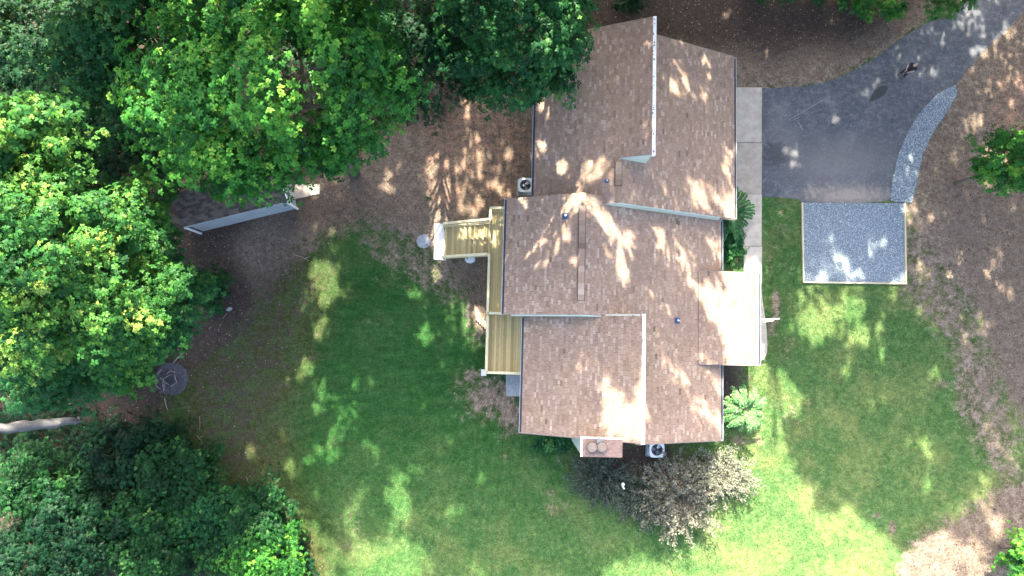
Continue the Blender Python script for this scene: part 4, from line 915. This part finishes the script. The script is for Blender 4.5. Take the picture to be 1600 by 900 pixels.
for (x, y, r, z0, z1) in FRONT+BACK+FAR:
    f = k < len(FRONT); fa = k >= len(FRONT)+len(BACK); i = k if f else k-len(FRONT)-(len(BACK) if fa else 0)
    lb = '%s from the left in the %s row of tall unseen trees shaped to shade the yard, beyond the top edge' % (ORD[i], 'nearer' if f else 'farthest' if fa else 'middle')
    tree('oak_tree', lb, 'tree', 0, 0, 0, r, z0, z1, 'deep', 120, 20 if k >= 21 else 26, 1.34, .50, 100+k, BG, rt=.26, xyw=(x, y), foot=(x+.3, max(y, 23.2)) if x < 36 else None, leaves=4, width=.40, lo=-.8, shell=.35, keepfn=offframe); k += 1
open('/tmp/log.txt','w').write(str(ntri))

UGP = [[(-60,-60),(640,-60),(640,40),(560,120),(300,260),(255,300),(250,380),(290,430),(270,540),(180,600),(240,680),(330,780),(420,790),(480,850),(520,960),(-60,960)]]
X = rng.uniform(-34, 0, 60000); Y = rng.uniform(-15, 22, 60000); pu, pv = proj(np.stack([X, Y, 0*X], -1)); k_ = inpoly(pu, pv, UGP[0]) & ~inpoly(pu, pv, [(225,270),(470,270),(470,340),(300,372),(240,350)])
k_ &= ~inpoly(pu, pv, [(225,560),(300,560),(300,630),(230,630)]); k_ &= (np.sin(X*.9)+np.sin(Y*1.1+1)+np.sin((X+Y)*.5)+rng.normal(0, .8, len(X))) > -.3
X, Y = X[k_][:14000], Y[k_][:14000]; n_ = len(X); C_ = np.stack([X, Y, rng.uniform(.05, .75, n_)*(.5+.5*np.sin(X*1.3)*np.cos(Y*1.5))+.08], -1)
Vg, Fg, Tg = rosettes(C_, np.stack([rng.normal(0, .3, n_), rng.normal(0, .3, n_), np.ones(n_)], -1), rng.uniform(.10, .2, n_), np.clip(rng.normal(.4, .2, n_), 0, 1))
tag(npmesh('undergrowth', Vg, Fg, Tg, LM['dark'], kind='stuff'), 'low leafy undergrowth covering the dark wood floor on the left', 'undergrowth')

# fronds
def frond_plant(name, label, px_, py_, z, nf, L, mat, leafl, leafw, seed, zbase=None, amin=0, amax=6.283, rise=.6):
    rg = np.random.default_rng(seed); c = at(px_, py_, z); r_ = empty(name, (c[0], c[1], 0), label, 'plant'); b = MB(); st_ = MB()
    for i in range(nf):
        a_ = amin+(amax-amin)*(i+rg.uniform(-.3, .3))/nf; Li = L*rg.uniform(.7, 1.1); el = rg.uniform(.1, 1.0)*rise; s0 = Vector((c[0], c[1], z*rg.uniform(.35, .7)))
        pts = []
        for k in range(9):
            t = k/8; pts.append(s0+Vector((math.cos(a_)*Li*t, math.sin(a_)*Li*t, (z*.55)*(el+.4)*math.sin(t*2.3)*.9-.15*t)))
        st_.tube(pts, [.014*(1-.1*k) for k in range(9)], 4)
        for k in range(1, 9):
            for f_ in (0, .5):
                if k == 8 and f_: continue
                p_ = pts[k] if not f_ else pts[k].lerp(pts[min(k+1, 8)], .5)
                d = (pts[min(k+1, 8)]-pts[k-1]).normalized(); sd = d.cross(Vector((0, 0, 1))).normalized()
                for s in (-1, 1):
                    q = (sd*s+d*.45).normalized(); l_ = leafl*(1-.35*abs(k/8-.45)*2)*rg.uniform(.8, 1.15); up = Vector((0, 0, 1)); pr = q.cross(up).normalized()*leafw
                    m_ = p_+q*l_*.5+up*.02*rg.normal(); tip = p_+q*l_-up*l_*.25*rg.uniform(.2, 1.3)
                    b.add([p_, m_+pr, tip, m_-pr], [(0, 1, 2, 3)], min(1, max(0, rg.normal(.5, .22))))
    b.build('foliage', LM[mat], r_); st_.build('stems', M['twig'], r_); return r_
frond_plant('fern_shrub', 'large dark green plant with arching fronds between the roof corner and the walkway', 1143, 330, 1.6, 24, 1.5, 'frond', .27, .085, 5, rise=.5)
frond_plant('fern_shrub', 'pale green plant with arching rounded fronds in the sun below the porch roof', 1168, 640, 2.0, 44, 1.25, 'lacy', .20, .055, 6, rise=.7)
# junipers
def juniper(label, px_, py_, z, r, mat, nb, seed, amin=0, amax=6.283, sx=1, sy=1, bare=.0):
    rg = np.random.default_rng(seed); c = at(px_, py_, z*.5); r_ = empty('juniper', (c[0], c[1], 0), label, 'shrub', 'spreading junipers below the chimney'); st_ = MB(); PP = []; DD = []
    for i in range(nb):
        a_ = rg.uniform(amin, amax); el = rg.uniform(.05, 1.35); L = r*rg.uniform(.55, 1.08); d = Vector((math.cos(a_)*math.cos(el)*sx, math.sin(a_)*math.cos(el)*sy, math.sin(el)*z/r)); s0 = Vector((c[0], c[1], .15)); pts = []
        ph = rg.uniform(0, 6)
        for k in range(7):
            t = k/6; q = s0+d*L*t; q.z += .25*t*t*L*(1-math.sin(el)); q += Vector((math.sin(ph+t*4), math.cos(ph+t*3), 0))*.06*t; pts.append(q)
        st_.tube(pts, [.022*(1-.13*k) for k in range(7)], 4)
        for _ in range(34):
            t = rg.uniform(.3 if rg.random() > bare else .7, 1)**.8; k = min(5, int(t*6)); q = pts[k].lerp(pts[k+1], t*6-k); sp = .20*(1.15-t)+.05
            PP.append((q.x+rg.normal(0, sp), q.y+rg.normal(0, sp), max(.06, q.z+rg.normal(0, sp*.8)))); DD.append((d.x+rg.normal(0, .45), d.y+rg.normal(0, .45), d.z*.7+rg.normal(0, .35)))
    P = np.array(PP); Dn = np.array(DD); Dn /= np.linalg.norm(Dn, axis=1, keepdims=True); n = len(P); k = 5
    T = np.clip(rg.normal(.5, .2, n), 0, 1); V = []; 
    o = Dn[:, None]+rg.normal(0, .5, (n, k, 3)); o /= np.linalg.norm(o, axis=2, keepdims=True); L = rg.uniform(.07, .15, (n, k, 1)); pr = np.cross(o, rg.normal(size=(n, k, 3))); pr /= np.linalg.norm(pr, axis=2, keepdims=True)
    c0 = P[:, None]; V = np.stack([c0-o*.02, c0+o*L*.5+pr*.018, c0+o*L, c0+o*L*.5-pr*.018], 2).reshape(-1, 3); F = np.arange(len(V)).reshape(-1, 4)
    npmesh('foliage', V, F, np.repeat(T, k), LM[mat], r_); st_.build('branches', M['twig'], r_)
juniper('dark blue green juniper directly below the chimney', 942, 750, 1.7, 2.05, 'juniper_dark', 130, 1, sx=1.15, sy=.95)
juniper('grey green juniper between the chimney and the lawn, left of the dry branches', 1005, 785, 1.5, 1.75, 'juniper_dark', 80, 2)
juniper('half dead brown juniper with bare radiating branches', 1062, 782, 2.2, 2.7, 'juniper_dry', 170, 3, bare=.5, sx=1, sy=1.1)
juniper('silvery sunlit juniper nearest the right corner of the house', 1124, 742, 1.6, 2.15, 'juniper_pale', 140, 4, sx=1.2, sy=.85)
b = MB(); c = at(974, 762, 1.7); b.cyl(c, .05, 0, 1.9, 8); b.tube([(c[0], c[1], 1.5), (c[0]-.03, c[1]+.1, 1.8), (c[0]-.05, c[1]+.25, 1.95)], [.05, .06, .09], 8)
o = b.build('garden_ornament', M['white']); tag(o, 'small white garden ornament poking out of the dark juniper', 'ornament')

# ------------------------------------------------------------------ pale dead trunk
a, c = at(120, 657, 4.0), at(-40, 674, 6.5); rg = np.random.default_rng(9); b = MB(); pts = []; rad = []
for k in range(14):
    t = k/13; q = Vector(a).lerp(Vector(c), t); q += Vector((0, rg.normal(0, .05), rg.normal(0, .05))); pts.append(q); rad.append(.20+.10*t+rg.normal(0, .02)+(.03 if k == 3 else 0))
b.tube(pts, rad, 12)
# ragged broken end
for k in range(5): b.tube([Vector(a)+Vector((0, rg.normal(0, .08), rg.normal(0, .08))), Vector(a)+Vector((rg.uniform(.1, .3), rg.normal(0, .12), rg.normal(0, .1)))], [.07, .01], 5)
o = b.build('dead_trunk', M['greybark'], smooth=True); tag(o, 'pale grey bare dead trunk leaning out of the shrubs at the left edge', 'trunk')
b = MB(); b.tube([Vector(c), Vector(c)+Vector((-3, -.3, 2))], [.3, .25], 10)

# ------------------------------------------------------------------ fire ring
c = at(266, 594); fr = empty('fire_ring', (c[0], c[1], 0), 'ring of ash and stones filled with sticks at the edge of the woods', 'fire ring')
b = MB(); b.prism([xy(268+27*math.cos(a_)*random.uniform(.92, 1.05), 592+26*math.sin(a_)*random.uniform(.92, 1.05)) for a_ in np.linspace(0, 6.283, 60, endpoint=False)], -.05, .012); b.build('ash_bed', M['ash'], fr)
b = MB(); b.prism([xy(264+9*math.cos(a_)*random.uniform(.8, 1.2), 595+8*math.sin(a_)*random.uniform(.8, 1.2)) for a_ in np.linspace(0, 6.283, 16, endpoint=False)], 0, .02); b.build('charcoal', M['dark_metal'], fr)
for k in range(17):
    a_ = k*2*math.pi/17+random.uniform(-.06, .06); q = xy(263+20*math.cos(a_)*random.uniform(.85, 1.1), 598+17.5*math.sin(a_)*random.uniform(.85, 1.1)); s = random.uniform(.07, .15); b = MB()
    bm = bmesh.new(); bmesh.ops.create_icosphere(bm, subdivisions=1, radius=s)
    for v in bm.verts: v.co *= random.uniform(.75, 1.15); v.co.z *= .7
    b.add([(v.co.x+q[0], v.co.y+q[1], v.co.z+.04) for v in bm.verts], [[v.index for v in f.verts] for f in bm.faces]); bm.free(); b.build('ring_stone', M['charred'], fr)
for (x0, y0, x1, y1) in ((249,584,256,576),(262,584,270,578),(260,591,268,585),(245,598,250,592),(257,611,261,598),(268,604,277,598),(277,598,275,584),(252,590,266,602),(268,580,278,582),(246,602,254,608),(255,604,259,590),(272,567,286,552),(258,622,264,640)):
    p0, p1 = Vector((*xy(x0, y0), .05+random.random()*.15)), Vector((*xy(x1, y1), .08+random.random()*.2)); b = MB(); b.tube([p0, p0.lerp(p1, .5)+Vector((0, 0, .04)), p1], [.032, .03, .018], 6, t=random.random()); b.build('stick', M['twig'], fr)
_sl = ['long pale fallen stick on the bare yard below and right of the shed', 'thin steep fallen stick on the dark soil below the shed', 'short fallen stick between two longer ones below the shed',
 'upper thin stick on the soil right of the fire ring', 'thin stick pointing down the picture right of the fire ring', 'short stick at the lawn edge above the bottom left shrubs', 'small stick at the upper right end of the longest one', 'stick beside the pale rock at the shrub left of the yard', 'small crooked stick nearest the shed on the dark soil']
b = MB(); rg = np.random.default_rng(4)
for (px0, py0, px1, py1) in ((460,398,484,408),(404,404,411,425),(440,392,450,405),(308,680,318,695),(312,650,313,672),(385,745,392,765),(475,405,485,401),(348,498,357,488),(420,368,428,361)):
    b2 = MB(); p0, p1 = Vector((*xy(px0, py0), .03)), Vector((*xy(px1, py1), .06)); b2.tube([p0, p0.lerp(p1, .5)+Vector((.03, .03, .03)), p1], [.018, .016, .008], 5); o = b2.build('fallen_stick', M['twig']); tag(o, _sl.pop(0), 'stick', 'fallen sticks on the left yard')
b = MB(); b.prism([xy(359+5*math.cos(a_)*random.uniform(.6, 1.3), 483+3*math.sin(a_)*random.uniform(.6, 1.3)-math.cos(a_)*2) for a_ in np.linspace(0, 6.283, 12, endpoint=False)], 0, .12); o = b.build('rock', M['stone']); tag(o, 'pale small rock beside the shrub left of the bare yard', 'rock')
b = MB(); q = xy(670, 309); rgk = random.Random(2)
for k in range(26):
    a_ = rgk.uniform(0, 6.3); r0 = rgk.uniform(.02, .3); b.tube([(q[0]+math.cos(a_)*r0*.3, q[1]+math.sin(a_)*r0*.2, .02), (q[0]+math.cos(a_)*r0, q[1]+math.sin(a_)*r0*.5, .12)], [.02, .008], 4)
o = b.build('weed_tuft', LM['frond']); tag(o, 'small blue green weed tuft on the sun striped soil left of the deck', 'plant')
for (px_, py_, r0) in ((1328,20,8),(1335,17,6)):
    b = MB(); a_ = .9; c = xy(px_, py_); b.bar((c[0]-.2, c[1]-.15, .05), (c[0]+.2, c[1]+.2, .1), .10, .05); o = b.build('broken_branch', M['greybark']); tag(o, 'pale broken branch %s by the shrubs at the top edge' % ('on the left' if px_ < 1330 else 'on the right'), 'branch', 'pale broken branches at the top edge')

# ------------------------------------------------------------------ grass blades and fallen leaves
def tri_scatter(name, n, keep, size, hgt, mat, label, cat, seed, flat=False):
    rg = np.random.default_rng(seed); X = rg.uniform(-32, 32, n); Y = rg.uniform(-15.5, 23, n); pu, pv = proj(np.stack([X, Y, 0*X], -1))
    d = sample(D, X, Y); k = keep(d, rg.random(n), pu, pv) & (pu > -60) & (pu < 1660) & (pv > -50) & (pv < 950)
    for pl in (DRIVE, STRIP, PAD, [(1135,130),(1192,130),(1200,570),(1128,570),(1128,350)], [(677,347),(765,342),(765,585),(830,590),(830,492),(680,408)]): k &= ~inpoly(pu, pv, pl)
    k &= hh(np.stack([X, Y], -1)) == 0
    X, Y = X[k], Y[k]; n = len(X); a_ = rg.uniform(0, 6.3, n); s = size*rg.uniform(.5, 1.4, n)
    if flat:
        dx, dy = np.cos(a_)*s, np.sin(a_)*s; z = rg.uniform(.01, .05, n)
        V = np.stack([np.stack([X-dx, Y-dy, z], -1), np.stack([X+dy*.6, Y-dx*.6, z+.02], -1), np.stack([X+dx, Y+dy, z+.01], -1), np.stack([X-dy*.6, Y+dx*.6, z], -1)], 1).reshape(-1, 3); F = np.arange(4*n).reshape(-1, 4)
    else:
        dx, dy = np.cos(a_)*s, np.sin(a_)*s; lean = rg.normal(0, .6, (n, 2))*hgt; h = hgt*rg.uniform(.5, 1.4, n)
        V = np.stack([np.stack([X-dx, Y-dy, 0*X], -1), np.stack([X+dx, Y+dy, 0*X], -1), np.stack([X+lean[:, 0], Y+lean[:, 1], h], -1)], 1).reshape(-1, 3); F = np.arange(3*n).reshape(-1, 3)
    lgv = sample(LG, X, Y); T = np.clip(rg.normal(.25, .18 if not flat else .3, n)+(.6*lgv if not flat else .15), 0, 1)
    o = npmesh(name, V, F, T, mat, kind='stuff'); tag(o, label, cat); return n
n1_ = tri_scatter('grass', 420000, lambda d, r, a, b_: (r > d*1.6), .018, .07, M['grass'], 'short mown grass covering the lawns around the house', 'grass', 21)
n2_ = tri_scatter('fallen_leaves', 90000, lambda d, r, a, b_: (r < d*.75-.1), .045, .02, M['litter'], 'brown fallen leaves scattered over the bare soil', 'leaves', 22, True)
print('grass', n1_, 'litter', n2_)

# ------------------------------------------------------------------ person
pf = Vector((*xy(1407, 118), .02)); person = empty('person', pf, 'person in black shirt and dark trousers standing on the driveway holding a small controller', 'person')
yawp = math.atan2(-.64, -.77)          # facing
person.rotation_euler = (0, 0, yawp+math.pi/2)   # local -Y is forward
def skin(name, V, Ed, rad, mat, sub=1, root=0):
    me = bpy.data.meshes.new(name); me.from_pydata(V, Ed, []); o = link(name, me, person)
    bpy.context.view_layer.objects.active = o; m_ = o.modifiers.new('skin', 'SKIN')
    sv = me.skin_vertices[0].data if me.skin_vertices else None
    if sv is None:
        bm = bmesh.new(); bm.from_mesh(me); bm.verts.layers.skin.verify(); bm.to_mesh(me); bm.free(); sv = me.skin_vertices[0].data
    for i, r0 in enumerate(rad): sv[i].radius = (r0, r0) if not hasattr(r0, '__len__') else r0
    sv[root].use_root = True
    m_.use_smooth_shade = True; s_ = o.modifiers.new('sub', 'SUBSURF'); s_.levels = s_.render_levels = sub
    me.materials.append(mat); return o
sk = generic('skin_tone', (.42, .26, .19), (.52, .34, .26), 6, .6, bumpy=0); blk = generic('black_cotton', (.008, .009, .012), (.02, .02, .028), 9, .9); trs = generic('dark_trousers', (.008, .010, .018), (.022, .026, .038), 9, .9); hr = generic('grey_hair', (.20, .18, .17), (.34, .32, .30), 20, .8)
V = [(0, 0, .95), (0, .01, 1.12), (0, .01, 1.32), (0, .02, 1.47), (0, -.005, 1.54), (0, -.02, 1.63), (0, -.01, 1.72)]; Ed = [(i, i+1) for i in range(6)]; rad = [(.15, .11), (.14, .10), (.16, .11), (.08, .07), (.052, .055), (.075, .092), (.06, .07)]
def chain(pts, rs, par):
    i0 = len(V); V.extend(pts); rad.extend(rs); Ed.append((par, i0)); Ed.extend((i0+k, i0+k+1) for k in range(len(pts)-1)); return i0+len(pts)-1
for s in (-1, 1):
    w_ = chain([(s*.19, .01, 1.42), (s*.27, .02, 1.14), (s*.14, -.22, 1.10), (s*.10, -.27, 1.10)], [.055, .04, .028, .026], 2)
    p_ = chain([(s*.085, -.32, 1.10)], [(.035, .018)], w_)
    for f_ in range(4): chain([(s*(.115-f_*.02), -.365-(.008 if f_ in (1, 2) else 0), 1.10), (s*(.105-f_*.018), -.39, 1.085), (s*(.098-f_*.016), -.395, 1.062)], [.009, .0085, .007], p_)
    chain([(s*.06, -.31, 1.125), (s*.045, -.335, 1.135)], [.011, .009], p_)
    chain([(s*.10, 0, .86), (s*.12+(.02 if s > 0 else 0), -.02, .50), (s*.13+(.05 if s > 0 else 0), .02, .09), (s*.13+(.05 if s > 0 else 0), -.06, .04), (s*.14+(.05 if s > 0 else 0), -.15, .035)], [.085, .058, .04, .038, .03], 0)
    chain([(s*.078, -.01, 1.635)], [.014], 5)
chain([(0, -.118, 1.62)], [.014], 5)
skin('body', V, Ed, rad, sk, 1)
Vb, Eb, rb = V, Ed, rad
V = [(0, 0, .86), (0, .01, 1.10), (0, .01, 1.32), (0, .02, 1.46)]; Ed = [(0, 1), (1, 2), (2, 3)]; rad = [(.19, .155), (.175, .14), (.185, .135), (.085, .08)]
for s in (-1, 1): chain([(s*.20, .01, 1.42), (s*.265, .015, 1.20)], [.075, .062], 2)
skin('shirt', V, Ed, rad, blk, 1)
V = [(0, 0, 1.02), (0, 0, .90)]; Ed = [(0, 1)]; rad = [(.175, .14), (.175, .14)]
for s in (-1, 1): chain([(s*.10, 0, .82), (s*.12+(.02 if s > 0 else 0), -.02, .50), (s*.13+(.05 if s > 0 else 0), .02, .05)], [.105, .078, .066], 1)
skin('trousers', V, Ed, rad, trs, 1)
for s in (-1, 1):
    x_ = s*.13+(.05 if s > 0 else 0); V = [(x_, .05, .045), (x_, -.05, .045), (x_+s*.01, -.16, .035)]; skin('shoe', V, [(0, 1), (1, 2)], [(.05, .042), (.052, .042), (.042, .032)], blk, 1)
V = [(0, .02, 1.62), (0, .02, 1.70), (0, -.01, 1.745)]; skin('hair', V, [(0, 1), (1, 2)], [(.078, .072), (.08, .085), (.06, .07)], hr, 1)
for s in (-1, 1):
    b = MB(); b.box((s*.03, -.112, 1.655), (.022, .012, .01)); me = bpy.data.meshes.new('eye'); me.from_pydata(b.v, [], b.f); me.materials.append(blk); link('eye', me, person)
b = MB(); b.box((0, -.108, 1.585), (.05, .012, .008)); me = bpy.data.meshes.new('mouth'); me.from_pydata(b.v, [], b.f); me.materials.append(generic('lip', (.3, .12, .1), (.35, .15, .12))); link('mouth', me, person)
ct = math.cos(person.rotation_euler.z); stt = math.sin(person.rotation_euler.z); lx, ly = 0, -.36
b = MB(); b.box((pf.x+lx*ct-ly*stt, pf.y+lx*stt+ly*ct, 1.13), (.14, .10, .03), person.rotation_euler.z); o = b.build('controller', M['dark_metal']); tag(o, 'small dark handheld controller held by the person on the driveway', 'controller')

_t = 0
for o in bpy.data.objects:
    if o.type == 'MESH': _t += sum(len(p.vertices)-2 for p in o.data.polygons) if len(o.data.polygons) < 5000 else len(o.data.polygons)*(2 if len(o.data.polygons[0].vertices) == 4 else 1)
open('/tmp/log.txt', 'w').write('total tris %d' % _t)
